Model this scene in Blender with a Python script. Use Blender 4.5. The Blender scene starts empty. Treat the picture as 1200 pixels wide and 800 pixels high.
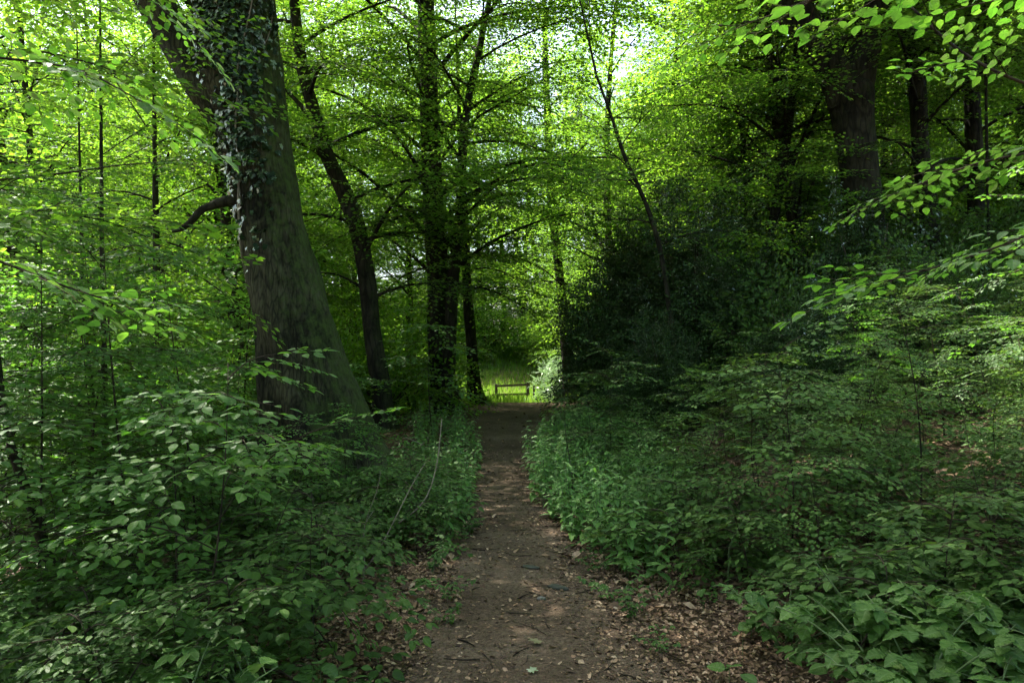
import bpy, math, numpy as np
from mathutils import Vector

PI = math.pi
SC = bpy.context.scene
COL = SC.collection
rng = np.random.default_rng(7)

# ------------------------------------------------------------------ terrain
def sstep(a, b, x):
    t = np.clip((np.asarray(x, float) - a) / (b - a), 0, 1)
    return t * t * (3 - 2 * t)

def pathc(y):
    y = np.asarray(y, float)
    c = 0.12 - 0.2 * sstep(3, 11, y) + 0.05 * sstep(11, 18, y)
    return c + 0.035 * np.clip(y - 20.5, 0, 12) ** 2 + np.clip(y - 32.5, 0, 400) * 0.5

def wob(x, y):
    return (np.sin(x * 1.3 + 0.7) * np.cos(y * 1.1 + 0.3) * 0.05 + np.sin(x * 3.1 + y * 2.3) * 0.022
            + np.sin(x * 0.37 - 1) * np.sin(y * 0.29) * 0.12)

def H(x, y):
    x = np.asarray(x, float); y = np.asarray(y, float)
    base = 0.46 * sstep(9, 20.5, y) - 0.9 * sstep(21, 34, y) + 3.2 * sstep(39, 62, y) + 0.02 * np.clip(y - 60, 0, 200)
    c = np.where(y < 24, pathc(y), pathc(24.0))
    xr = np.clip(x - c - 1.0, 0, 60); xl = np.clip(-(x - c) - 1.1, 0, 60)
    k = 1 - 0.7 * sstep(24, 36, y)
    bank = (5.5 * (1 - np.exp(-xr * xr / (xr + 2.0) * 0.28 / 5.5))) * k
    drop = -(4.0 * (1 - np.exp(-xl * xl / (xl + 1.5) * 0.24 / 4.0))) * k
    d = np.abs(x - c)
    return base + bank + drop + wob(x, y) * sstep(0.5, 2.0, d)

# ------------------------------------------------------------------ geometry container
class Geo:
    def __init__(self):
        self.V, self.A, self.L, self.T, self.M, self.S = [], [], [], [], [], []
        self.n = 0
    def add(self, V, A, L, T, M, S):
        V = np.asarray(V, np.float32).reshape(-1, 3)
        self.V.append(V); self.A.append(np.asarray(A, np.float32).reshape(-1, 3))
        self.L.append(np.asarray(L, np.int64) + self.n)
        self.T.append(np.asarray(T, np.int64)); self.M.append(np.asarray(M, np.int64)); self.S.append(np.asarray(S, bool))
        self.n += len(V)
    def join(self, g):
        if g.n: self.add(*g.arr())
        return self
    def arr(self):
        c = np.concatenate
        return c(self.V), c(self.A), c(self.L), c(self.T), c(self.M), c(self.S)
    def inst(self, tpl, P, R, s, r):
        """place template arrays tpl at P (N,3), rotation R (N,3,3), scale s (N,), random r (N,)"""
        V, A, L, T, M, S = tpl
        N = len(P)
        if N == 0: return self
        W = np.einsum('nij,vj->nvi', R, V) * np.asarray(s)[:, None, None] + np.asarray(P)[:, None, :]
        B = np.repeat(A[None], N, 0).copy()
        B[:, :, 2] = (B[:, :, 2] + np.asarray(r)[:, None]) % 1.0
        LL = L[None, :] + (np.arange(N) * len(V))[:, None]
        self.add(W.reshape(-1, 3), B.reshape(-1, 3), LL.ravel(), np.tile(T, N), np.tile(M, N), np.tile(S, N))
        return self
    def mesh(self, name, mats):
        V, A, L, T, M, S = self.arr()
        me = bpy.data.meshes.new(name)
        me.vertices.add(len(V)); me.vertices.foreach_set('co', V.ravel())
        me.loops.add(len(L)); me.loops.foreach_set('vertex_index', L.astype(np.int32))
        me.polygons.add(len(T))
        st = np.concatenate([[0], np.cumsum(T)[:-1]]).astype(np.int32)
        me.polygons.foreach_set('loop_start', st)
        for m in mats: me.materials.append(m)
        me.polygons.foreach_set('material_index', M.astype(np.int32))
        me.polygons.foreach_set('use_smooth', S)
        at = me.attributes.new('luv', 'FLOAT_VECTOR', 'POINT'); at.data.foreach_set('vector', A.ravel())
        me.update(calc_edges=True)
        return me
    def build(self, name, mats, parent=None):
        if not isinstance(mats, (list, tuple)): mats = [mats]
        o = bpy.data.objects.new(name, self.mesh(name, mats)); COL.objects.link(o)
        if parent: o.parent = parent
        return o

def norm(a):
    a = np.asarray(a, float)
    return a / np.maximum(np.linalg.norm(a, axis=-1, keepdims=True), 1e-9)

def frames(d, up):
    x = norm(d); up = np.broadcast_to(np.asarray(up, float), x.shape)
    y = norm(np.cross(up, x)); z = np.cross(x, y)
    return np.stack([x, y, z], -1)

def tube(g, P, R, sides=6, mat=0, rough=0.0, cap=True, seed=0, flute=None):
    P = np.asarray(P, float); R = np.asarray(R, float); n = len(P)
    t = norm(np.gradient(P, axis=0))
    ref = np.array([0.31, 0.95, 0.05]) if abs(t[:, 2]).mean() > 0.5 else np.array([0.02, 0.03, 1.0])
    e1 = norm(ref - (t @ ref)[:, None] * t); e2 = np.cross(t, e1)
    a = np.arange(sides) / sides * 2 * PI
    ln = np.concatenate([[0], np.cumsum(np.linalg.norm(np.diff(P, axis=0), axis=1))])
    rr = np.repeat(R[:, None], sides, 1)
    if rough:
        rr = rr * (1 + rough * (np.sin(a[None] * 3 + ln[:, None] * 0.9 + seed) * 0.5 + np.sin(a[None] * 5 - ln[:, None] * 1.7 + seed * 2) * 0.35
                                + np.sin(a[None] * 2 + ln[:, None] * 3.7 + seed * 3) * 0.3))
    if flute is not None: rr = rr * (1 + flute(a[None], ln[:, None]))
    V = P[:, None] + rr[..., None] * (np.cos(a)[None, :, None] * e1[:, None] + np.sin(a)[None, :, None] * e2[:, None])
    A = np.zeros((n, sides, 3)); A[..., 0] = a[None] / (2 * PI); A[..., 1] = ln[:, None]
    i, j = np.meshgrid(np.arange(n - 1), np.arange(sides), indexing='ij'); j2 = (j + 1) % sides
    Q = np.stack([i * sides + j, i * sides + j2, (i + 1) * sides + j2, (i + 1) * sides + j], -1).reshape(-1, 4)
    L = Q.ravel(); T = np.full(len(Q), 4)
    if cap and sides > 2:
        L = np.concatenate([L, (n - 1) * sides + np.arange(sides)]); T = np.concatenate([T, [sides]])
    g.add(V.reshape(-1, 3), A.reshape(-1, 3), L, T, np.full(len(T), mat), np.ones(len(T), bool))
    return V

def smooth_path(C, n):
    """Catmull-Rom resample of control rows"""
    C = np.asarray(C, float); m = len(C)
    Cp = np.vstack([2 * C[0] - C[1], C, 2 * C[-1] - C[-2]])
    out = []
    for u in np.linspace(0, m - 1, n):
        i = min(int(u), m - 2); t = u - i
        p0, p1, p2, p3 = Cp[i:i + 4]
        out.append(0.5 * (2 * p1 + (p2 - p0) * t + (2 * p0 - 5 * p1 + 4 * p2 - p3) * t * t + (3 * p1 - p0 - 3 * p2 + p3) * t ** 3))
    return np.array(out)

# ------------------------------------------------------------------ leaf templates (length 1 along +X, face up)
def leaf_strip(us, ws, fold=0.15, droop=0.15, wave=0.0):
    g = Geo(); n = len(us) - 1; us = np.array(us, float); ws = np.array(ws, float)
    zc = -droop * us ** 2
    mid = np.stack([us, 0 * us, zc], 1)
    k = np.arange(1, n)
    zl = zc[1:n] + fold * ws[1:n] + wave * np.sin(k * 2.1)
    zr = zc[1:n] + fold * ws[1:n] - wave * np.sin(k * 2.1 + 1)
    Lf = np.stack([us[1:n], ws[1:n], zl], 1); Rt = np.stack([us[1:n], -ws[1:n], zr], 1)
    V = np.vstack([mid, Lf, Rt]); A = np.stack([V[:, 0], V[:, 1], 0 * V[:, 0]], 1)
    l = lambda i: n + i; r = lambda i: n + (n - 1) + i
    L, T = [], []
    for i in range(n):
        if i == 0: fs = [(0, 1, l(1)), (0, r(1), 1)]
        elif i == n - 1: fs = [(i, n, l(i)), (i, r(i), n)]
        else: fs = [(i, i + 1, l(i + 1), l(i)), (i, r(i), r(i + 1), i + 1)]
        for f in fs: L += f; T.append(len(f))
    g.add(V, A, L, T, [0] * len(T), [False] * len(T))
    return g.arr()

def leaf_mid(w, fold=0.18, droop=0.12):
    V = np.array([[0, 0, 0], [1, 0, -droop], [.28, w * .43, fold * w * .4], [.7, w * .38, fold * w * .4 - droop * .5],
                  [.28, -w * .43, fold * w * .4], [.7, -w * .38, fold * w * .4 - droop * .5]])
    A = np.stack([V[:, 0], V[:, 1], 0 * V[:, 0]], 1)
    g = Geo(); g.add(V, A, [0, 1, 3, 2, 0, 4, 5, 1], [4, 4], [0, 0], [False, False]); return g.arr()

def leaf_far(w):
    V = np.array([[0, 0, 0], [.45, -w * .5, .05], [1, 0, -.06], [.45, w * .5, .05]])
    A = np.stack([V[:, 0], V[:, 1], 0 * V[:, 0]], 1)
    g = Geo(); g.add(V, A, [0, 1, 2, 3], [4], [0], [False]); return g.arr()

def leaf_fan(pts, droop=0.12):
    """lobed leaf: fan of outline points (half outline, mirrored) around a centre"""
    P = np.array(pts, float); M = P[::-1][1:-1] * [1, -1]
    O = np.vstack([P, M]); c = np.array([[0.38, 0]])
    Q = np.vstack([c, O]); r = np.hypot(Q[:, 0] - .38, Q[:, 1])
    V = np.stack([Q[:, 0], Q[:, 1], 0.10 * np.abs(Q[:, 1]) - droop * r * r * 1.6 + 0.03], 1)
    A = np.stack([V[:, 0], V[:, 1], 0 * V[:, 0]], 1)
    L, T = [], []
    m = len(O)
    for i in range(m): L += [0, 1 + i, 1 + (i + 1) % m]; T.append(3)
    g = Geo(); g.add(V, A, L, T, [0] * m, [False] * m); return g.arr()

U7 = [0, .1, .26, .44, .62, .8, 1.0]
LEAF = {
    'beech_near': leaf_strip(U7, [0, .15, .285, .325, .285, .165, 0], .16, .16, .012),
    'beech_mid': leaf_mid(.64), 'beech_far': leaf_far(.62),
    'nettle': leaf_strip([0, .08, .16, .26, .36, .48, .6, .74, .88, 1], [0, .17, .22, .30, .24, .27, .18, .18, .07, 0], .12, .32, .01),
    'holly': leaf_strip([0, .14, .3, .45, .6, .75, .88, 1], [0, .2, .12, .27, .15, .24, .09, 0], .3, .1, .05),
    'holly_mid': leaf_mid(.52, .3, .1),
    'bramble': leaf_strip(list(np.linspace(0, 1, 15)), [0 if i in (0, 14) else .37 * (math.sin(PI * (i / 14) ** .72) ** .75) * (1.07 if i % 2 else .90) for i in range(15)], .16, .26, .022),
    'maple': leaf_fan([(0, 0), (-.06, .14), (.10, .20), (.05, .44), (.22, .36), (.30, .24), (.44, .30), (.62, .52), (.66, .34), (.64, .17), (.78, .12), (1, 0)]),
    'ivy': leaf_fan([(0, 0), (-.12, .22), (.02, .42), (.25, .34), (.5, .48), (.62, .25), (1, 0)], .2),
    'pinna': leaf_strip([0, .06, .2, .4, .6, .8, 1], [0, .10, .12, .11, .085, .05, 0], .1, .12, .02),
    'dry': leaf_strip([0, .2, .5, .8, 1], [0, .2, .3, .18, 0], .55, -.25, .05),
    'dry2': leaf_strip([0, .2, .5, .8, 1], [0, .24, .3, .2, 0], -.35, .3, .06),
}

def spray(seed, L, kind, ls, sp, ssp, tilt=.25, wratio=.55, twig=.0035, sides=3, ang=50):
    r = np.random.default_rng(seed); g = Geo(); P, D, Nn, S = [], [], [], []
    def axis(o, d, ln, first, rad):
        n = max(4, int(ln / .08)); s = np.linspace(0, 1, n)
        side = np.array([-d[1], d[0], 0])
        pts = o + d * (s * ln)[:, None] + side * (np.sin(s * 5 + r.uniform(0, 6)) * .018 * ln)[:, None]
        pts[:, 2] -= .10 * ln * s ** 2
        tube(g, pts, rad * (1.05 - s * .8), sides, 1, cap=False)
        k = 0; x = first
        while x < ln:
            f = x / ln * (n - 1); i = min(int(f), n - 2); p = pts[i] + (pts[i + 1] - pts[i]) * (f - i)
            sg = 1 if k % 2 else -1; a = math.radians(r.normal(ang, 11)) * sg
            dd = d * math.cos(a) + side * math.sin(a)
            P.append(p + dd * ls * .1); D.append(dd + [0, 0, r.normal(-.06, .12)])
            Nn.append([r.normal(0, tilt), r.normal(0, tilt), 1]); S.append(ls * r.uniform(.72, 1.18) * (1 - .25 * x / ln))
            k += 1; x += sp * r.uniform(.8, 1.2)
        P.append(pts[-1]); D.append(d + [0, 0, -.1]); Nn.append([r.normal(0, tilt), r.normal(0, tilt), 1]); S.append(ls * .85)
        return pts
    d0 = np.array([1., 0, 0]); pts = axis(np.zeros(3), d0, L, sp * .7, twig)
    x = ssp * .6; k = 0
    while x < L * .86:
        f = x / L * (len(pts) - 1); i = min(int(f), len(pts) - 2); p = pts[i] + (pts[i + 1] - pts[i]) * (f - i)
        sg = 1 if k % 2 else -1; a = math.radians(r.uniform(38, 58)) * sg
        ln = L * wratio * (1 - x / L) * r.uniform(.7, 1.2) + ls * .8
        axis(p, np.array([math.cos(a), math.sin(a), r.normal(0, .05)]), ln, sp * .8, twig * .6)
        k += 1; x += ssp * r.uniform(.75, 1.25)
    g.inst(LEAF[kind], np.array(P), frames(np.array(D), np.array(Nn)), np.array(S), r.random(len(P)))
    return g.arr()

SPR = {
    'near': [spray(10 + i, .55, 'beech_near', (.07, .082, .092, .104, .12)[i], (.05, .058, .066, .075, .086)[i], (.10, .11, .12, .13, .15)[i], tilt=.19, wratio=(.55, .45, .6, .4, .5)[i]) for i in range(5)],
    'mid': [spray(20 + i, .85, 'beech_mid', .10, .085, .17, tilt=.3) for i in range(5)],
    'midf': [spray(25 + i, .9, 'beech_far', .115, .10, .19, tilt=.35) for i in range(5)],
    'far': [spray(30 + i, 1.0, 'beech_far', .15, .14, .26, tilt=.45, sides=3) for i in range(5)],
    'holly': [spray(40 + i, .30, 'holly', .065, .03, .10, tilt=.9, wratio=.6, twig=.003, ang=60) for i in range(5)],
    'holly_mid': [spray(50 + i, .42, 'holly_mid', .075, .038, .13, tilt=.9, wratio=.6, twig=.003, ang=60) for i in range(5)],
}

def scatter_sprays(g, lod, P, D, Up, S, r):
    P = np.asarray(P); D = np.asarray(D); Up = np.asarray(Up); S = np.asarray(S)
    pick = r.integers(0, len(SPR[lod]), len(P)); R = frames(D, Up)
    for k in range(len(SPR[lod])):
        m = pick == k
        if m.any(): g.inst(SPR[lod][k], P[m], R[m], S[m], r.random(m.sum()))
    return g

# ------------------------------------------------------------------ materials
def newmat(name):
    m = bpy.data.materials.new(name); m.use_nodes = True; nt = m.node_tree; nt.nodes.clear()
    out = nt.nodes.new('ShaderNodeOutputMaterial')
    def N(t, **kw):
        n = nt.nodes.new(t)
        for k, v in kw.items():
            if k.startswith('_'): setattr(n, k[1:], v)
            else: n.inputs[k.replace('__', ' ')].default_value = v
        return n
    return m, nt, out, N, nt.links.new

def c4(c): return (c[0], c[1], c[2], 1)

def ramp(nt, stops, interp='LINEAR'):
    n = nt.nodes.new('ShaderNodeValToRGB'); cr = n.color_ramp; cr.interpolation = interp
    while len(cr.elements) < len(stops): cr.elements.new(.5)
    for e, (p, c) in zip(cr.elements, stops): e.position = p; e.color = c4(c)
    return n

def leaf_mat(name, d, t, tw=.5, rough=.38, gl=.5, vein=False):
    """d, t: lists of colour stops over the leaf's own random number: reflected and transmitted colour"""
    m, nt, out, N, ln = newmat(name)
    at = N('ShaderNodeAttribute', _attribute_name='luv'); sx = N('ShaderNodeSeparateXYZ'); ln(at.outputs['Vector'], sx.inputs[0])
    n = len(d); rd = ramp(nt, [(i / max(1, n - 1), c) for i, c in enumerate(d)]); ln(sx.outputs['Z'], rd.inputs[0])
    n = len(t); rt = ramp(nt, [(i / max(1, n - 1), c) for i, c in enumerate(t)]); ln(sx.outputs['Z'], rt.inputs[0])
    oi = N('ShaderNodeObjectInfo'); mr = N('ShaderNodeMapRange'); mr.inputs['To Min'].default_value = .8; mr.inputs['To Max'].default_value = 1.2
    ln(oi.outputs['Random'], mr.inputs['Value'])
    hd = N('ShaderNodeHueSaturation'); ln(rd.outputs[0], hd.inputs['Color']); ln(mr.outputs[0], hd.inputs['Value'])
    ht = N('ShaderNodeHueSaturation'); ln(rt.outputs[0], ht.inputs['Color']); ln(mr.outputs[0], ht.inputs['Value'])
    dc = hd.outputs[0]; tc = ht.outputs[0]
    if vein:
        # midrib and side veins in the leaf's own coordinates
        ab = N('ShaderNodeMath', _operation='ABSOLUTE'); ln(sx.outputs['Y'], ab.inputs[0])
        m1 = N('ShaderNodeMath', _operation='MULTIPLY'); m1.inputs[1].default_value = -.75; ln(ab.outputs[0], m1.inputs[0])
        a1 = N('ShaderNodeMath', _operation='ADD'); ln(sx.outputs['X'], a1.inputs[0]); ln(m1.outputs[0], a1.inputs[1])
        m2 = N('ShaderNodeMath', _operation='MULTIPLY'); m2.inputs[1].default_value = 52; ln(a1.outputs[0], m2.inputs[0])
        s1 = N('ShaderNodeMath', _operation='SINE'); ln(m2.outputs[0], s1.inputs[0])
        r1 = N('ShaderNodeMapRange'); ln(s1.outputs[0], r1.inputs['Value']); r1.inputs['From Min'].default_value = .75; r1.inputs['From Max'].default_value = 1
        r2 = N('ShaderNodeMapRange'); ln(ab.outputs[0], r2.inputs['Value']); r2.inputs['From Min'].default_value = .03; r2.inputs['From Max'].default_value = .012
        mx = N('ShaderNodeMath', _operation='MAXIMUM'); ln(r1.outputs[0], mx.inputs[0]); ln(r2.outputs[0], mx.inputs[1])
        hv = N('ShaderNodeHueSaturation', Value=1.45, Saturation=.85); ln(dc, hv.inputs['Color']); ln(mx.outputs[0], hv.inputs['Fac']); dc = hv.outputs[0]
        hw = N('ShaderNodeHueSaturation', Value=.72); ln(tc, hw.inputs['Color']); ln(mx.outputs[0], hw.inputs['Fac']); tc = hw.outputs[0]
    df = N('ShaderNodeBsdfDiffuse'); ln(dc, df.inputs[0])
    tr = N('ShaderNodeBsdfTranslucent'); ln(tc, tr.inputs[0])
    mi = N('ShaderNodeMixShader', Fac=tw); ln(df.outputs[0], mi.inputs[1]); ln(tr.outputs[0], mi.inputs[2])
    gs = N('ShaderNodeBsdfGlossy', Roughness=rough); gs.inputs['Color'].default_value = (.95, 1, .93, 1)
    fr = N('ShaderNodeFresnel', IOR=1.42); mg = N('ShaderNodeMath', _operation='MULTIPLY'); mg.inputs[1].default_value = gl; ln(fr.outputs[0], mg.inputs[0])
    m3 = N('ShaderNodeMixShader'); ln(mg.outputs[0], m3.inputs[0]); ln(mi.outputs[0], m3.inputs[1]); ln(gs.outputs[0], m3.inputs[2])
    ln(m3.outputs[0], out.inputs[0])
    return m

def bark_mat(name, cols, moss=0.0, scale=9, stretch=.22, bump=.6, moss_dir=(0.7, -0.2, 0.2)):
    m, nt, out, N, ln = newmat(name)
    tc = N('ShaderNodeTexCoord'); mp = N('ShaderNodeMapping'); mp.inputs['Scale'].default_value = (1, 1, stretch); ln(tc.outputs['Object'], mp.inputs[0])
    n1 = N('ShaderNodeTexNoise', Scale=scale, Detail=8, Roughness=.65); ln(mp.outputs[0], n1.inputs['Vector'])
    n2 = N('ShaderNodeTexNoise', Scale=1.3, Detail=4); ln(tc.outputs['Object'], n2.inputs['Vector'])
    vo = N('ShaderNodeTexVoronoi', Scale=scale * .75, _feature='DISTANCE_TO_EDGE'); ln(mp.outputs[0], vo.inputs['Vector'])
    mxf = N('ShaderNodeMath', _operation='MULTIPLY_ADD'); ln(n1.outputs[0], mxf.inputs[0]); mxf.inputs[1].default_value = .6
    ln(n2.outputs[0], mxf.inputs[2]); sb = N('ShaderNodeMath', _operation='SUBTRACT'); ln(mxf.outputs[0], sb.inputs[0]); sb.inputs[1].default_value = .3
    rp = ramp(nt, [(.36, cols[0]), (.5, cols[1]), (.64, cols[2])]); ln(sb.outputs[0], rp.inputs[0])
    # furrows, their shade put into the bark colour, and lichen blotches
    wv = N('ShaderNodeMapRange'); ln(vo.outputs['Distance'], wv.inputs['Value']); wv.inputs['From Min'].default_value = .0; wv.inputs['From Max'].default_value = .16; wv.inputs['To Min'].default_value = .4; wv.inputs['To Max'].default_value = 1.1
    hv = N('ShaderNodeHueSaturation'); ln(rp.outputs[0], hv.inputs['Color']); ln(wv.outputs[0], hv.inputs['Value'])
    n5 = N('ShaderNodeTexNoise', Scale=5.5, Detail=5, Roughness=.6); ln(tc.outputs['Object'], n5.inputs['Vector'])
    r5 = N('ShaderNodeMapRange'); ln(n5.outputs[0], r5.inputs['Value']); r5.inputs['From Min'].default_value = .56; r5.inputs['From Max'].default_value = .68; r5.inputs['To Max'].default_value = .45
    m5 = N('ShaderNodeMix', _data_type='RGBA'); ln(r5.outputs[0], m5.inputs['Factor']); ln(hv.outputs[0], m5.inputs['A']); m5.inputs['B'].default_value = (cols[2][0] * 1.15, cols[2][1] * 1.25, cols[2][2] * 1.1, 1)
    col = m5.outputs['Result']
    if moss:
        ge = N('ShaderNodeNewGeometry'); dt = N('ShaderNodeVectorMath', _operation='DOT_PRODUCT'); ln(ge.outputs['Normal'], dt.inputs[0]); dt.inputs[1].default_value = moss_dir
        n3 = N('ShaderNodeTexNoise', Scale=7, Detail=10, Roughness=.8); ln(tc.outputs['Object'], n3.inputs['Vector'])
        ad = N('ShaderNodeMath', _operation='MULTIPLY_ADD'); ln(dt.outputs['Value'], ad.inputs[0]); ad.inputs[1].default_value = .35; ln(n3.outputs[0], ad.inputs[2])
        r3 = N('ShaderNodeMapRange'); ln(ad.outputs[0], r3.inputs['Value']); r3.inputs['From Min'].default_value = .62; r3.inputs['From Max'].default_value = .85; r3.inputs['To Max'].default_value = moss
        mm = N('ShaderNodeMix', _data_type='RGBA'); ln(r3.outputs[0], mm.inputs['Factor']); ln(col, mm.inputs['A']); mm.inputs['B'].default_value = (.05, .075, .016, 1)
        col = mm.outputs['Result']
    bs = N('ShaderNodeBsdfPrincipled', Roughness=.9); bs.inputs['Specular IOR Level'].default_value = .15; ln(col, bs.inputs['Base Color'])
    hm = N('ShaderNodeMath', _operation='MULTIPLY_ADD'); ln(vo.outputs['Distance'], hm.inputs[0]); hm.inputs[1].default_value = .6; ln(n1.outputs[0], hm.inputs[2])
    bp = N('ShaderNodeBump', Strength=bump, Distance=.05); ln(hm.outputs[0], bp.inputs['Height']); ln(bp.outputs[0], bs.inputs['Normal'])
    ln(bs.outputs[0], out.inputs[0]); return m

def ground_mat(name, path=False):
    m, nt, out, N, ln = newmat(name)
    tc = N('ShaderNodeTexCoord')
    n1 = N('ShaderNodeTexNoise', Scale=1.1, Detail=6, Roughness=.6); ln(tc.outputs['Object'], n1.inputs['Vector'])
    n2 = N('ShaderNodeTexNoise', Scale=34, Detail=6, Roughness=.7); ln(tc.outputs['Object'], n2.inputs['Vector'])
    vo = N('ShaderNodeTexVoronoi', Scale=26 if not path else 60); ln(tc.outputs['Object'], vo.inputs['Vector'])
    if path: st = [(.2, (.038, .026, .016)), (.5, (.088, .062, .041)), (.8, (.16, .118, .082))]
    else: st = [(.2, (.022, .015, .010)), (.5, (.052, .035, .022)), (.8, (.11, .075, .045))]
    rp = ramp(nt, st); ad = N('ShaderNodeMath', _operation='MULTIPLY_ADD'); ln(n2.outputs[0], ad.inputs[0]); ad.inputs[1].default_value = .7
    sp = N('ShaderNodeSeparateXYZ'); ln(vo.outputs['Color'], sp.inputs[0])
    a2 = N('ShaderNodeMath', _operation='MULTIPLY_ADD'); ln(sp.outputs[0], a2.inputs[0]); a2.inputs[1].default_value = .25 if path else .5; ln(n1.outputs[0], a2.inputs[2])
    s0 = N('ShaderNodeMath', _operation='SUBTRACT'); ln(a2.outputs[0], s0.inputs[0]); s0.inputs[1].default_value = .45
    ln(s0.outputs[0], ad.inputs[2]); ln(ad.outputs[0], rp.inputs[0])
    bs = N('ShaderNodeBsdfPrincipled', Roughness=.92); bs.inputs['Specular IOR Level'].default_value = .1; ln(rp.outputs[0], bs.inputs['Base Color'])
    hh = N('ShaderNodeMath', _operation='ADD'); ln(n2.outputs[0], hh.inputs[0]); ln(vo.outputs['Distance'], hh.inputs[1])
    bp = N('ShaderNodeBump', Strength=.7, Distance=.03); ln(hh.outputs[0], bp.inputs['Height']); ln(bp.outputs[0], bs.inputs['Normal'])
    ln(bs.outputs[0], out.inputs[0]); return m

def plain_mat(name, cols, rough=.85, scale=14):
    m, nt, out, N, ln = newmat(name); tc = N('ShaderNodeTexCoord')
    n1 = N('ShaderNodeTexNoise', Scale=scale, Detail=6, Roughness=.65); ln(tc.outputs['Object'], n1.inputs['Vector'])
    rp = ramp(nt, [(.3, cols[0]), (.7, cols[1])]); ln(n1.outputs[0], rp.inputs[0])
    bs = N('ShaderNodeBsdfPrincipled', Roughness=rough); ln(rp.outputs[0], bs.inputs['Base Color'])
    bp = N('ShaderNodeBump', Strength=.4, Distance=.01); ln(n1.outputs[0], bp.inputs['Height']); ln(bp.outputs[0], bs.inputs['Normal'])
    ln(bs.outputs[0], out.inputs[0]); return m

def litter_mat(name):
    m, nt, out, N, ln = newmat(name)
    at = N('ShaderNodeAttribute', _attribute_name='luv'); sx = N('ShaderNodeSeparateXYZ'); ln(at.outputs['Vector'], sx.inputs[0])
    rp = ramp(nt, [(0, (.045, .026, .015)), (.3, (.10, .06, .035)), (.6, (.20, .122, .07)), (.85, (.30, .195, .118)), (1, (.40, .29, .19))]); ln(sx.outputs['Z'], rp.inputs[0])
    tc = N('ShaderNodeTexCoord'); n1 = N('ShaderNodeTexNoise', Scale=60, Detail=3); ln(tc.outputs['Object'], n1.inputs['Vector'])
    mr = N('ShaderNodeMapRange'); ln(n1.outputs[0], mr.inputs['Value']); mr.inputs['To Min'].default_value = .5; mr.inputs['To Max'].default_value = 1.4
    hs = N('ShaderNodeHueSaturation'); ln(rp.outputs[0], hs.inputs['Color']); ln(mr.outputs[0], hs.inputs['Value'])
    bs = N('ShaderNodeBsdfPrincipled', Roughness=.7); bs.inputs['Specular IOR Level'].default_value = .25; ln(hs.outputs[0], bs.inputs['Base Color'])
    ln(bs.outputs[0], out.inputs[0]); return m

M = {}
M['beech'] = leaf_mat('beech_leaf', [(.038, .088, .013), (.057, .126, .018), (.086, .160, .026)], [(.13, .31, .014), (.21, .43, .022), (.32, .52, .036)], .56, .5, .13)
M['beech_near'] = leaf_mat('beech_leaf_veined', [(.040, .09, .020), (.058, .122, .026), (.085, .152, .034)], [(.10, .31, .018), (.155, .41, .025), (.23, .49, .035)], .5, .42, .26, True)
M['beech_dark'] = leaf_mat('shade_toned_leaf', [(.028, .064, .013), (.044, .094, .017), (.064, .122, .022)], [(.07, .16, .018), (.11, .22, .024), (.16, .28, .03)], .32, .42, .2, True)  # dark foliage; also puts the right bank's shade into the beech leaf colour
M['holly'] = leaf_mat('holly_leaf', [(.020, .046, .011), (.032, .066, .016), (.05, .09, .024)], [(.02, .05, .008), (.03, .07, .01)], .18, .36, .3)
M['nettle'] = leaf_mat('nettle_leaf', [(.07, .16, .034), (.10, .21, .042), (.13, .25, .05)], [(.10, .27, .03), (.15, .36, .04)], .45, .5, .35, True)  # colour lightened to stand in for light from a canopy gap
M['bramble'] = leaf_mat('bramble_leaf', [(.036, .082, .017), (.055, .115, .022), (.08, .15, .03)], [(.07, .19, .02), (.10, .25, .025)], .33, .42, .28, True)
M['pale_leaf'] = leaf_mat('pale_leaf', [(.10, .16, .09), (.16, .23, .13)], [(.2, .36, .12), (.26, .42, .16)], .4, .4, .3)
M['ivy'] = leaf_mat('ivy_leaf', [(.010, .025, .009), (.018, .04, .014), (.034, .066, .024)], [(.02, .05, .01), (.03, .06, .01)], .12, .38, .26)
M['grass'] = leaf_mat('grass_blade', [(.06, .15, .02), (.09, .19, .03), (.13, .2, .05)], [(.16, .36, .02), (.26, .42, .04)], .45, .45, .3)
M['bark'] = bark_mat('beech_bark', [(.009, .0085, .005), (.028, .026, .014), (.068, .064, .036)], .9, 22, .24, 1.0)
M['bark_dark'] = bark_mat('dark_bark', [(.009, .008, .005), (.020, .017, .011), (.034, .030, .020)], .35, 12, .25, .7)
M['twig'] = bark_mat('twig_bark', [(.02, .015, .01), (.038, .028, .018), (.06, .045, .03)], 0, 30, .5, .2)
M['pale'] = plain_mat('pale_vine_bark', [(.14, .11, .08), (.26, .21, .16)])
M['stem'] = plain_mat('green_stem', [(.05, .09, .025), (.09, .13, .04)], .6)
M['ground'] = ground_mat('forest_floor'); M['path'] = ground_mat('trodden_earth', True)
M['litter'] = litter_mat('dry_leaf')
M['mossy'] = plain_mat('mossy_stone', [(.022, .026, .014), (.055, .055, .04)], .9, 18)
M['dull'] = plain_mat('fading_leaf', [(.10, .09, .04), (.17, .15, .07)], .7)
M['wood'] = plain_mat('weathered_rail_wood', [(.035, .028, .02), (.08, .065, .048)], .85, 22)
M['stone'] = plain_mat('stone', [(.05, .05, .042), (.12, .115, .10)], .8, 30)

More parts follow.
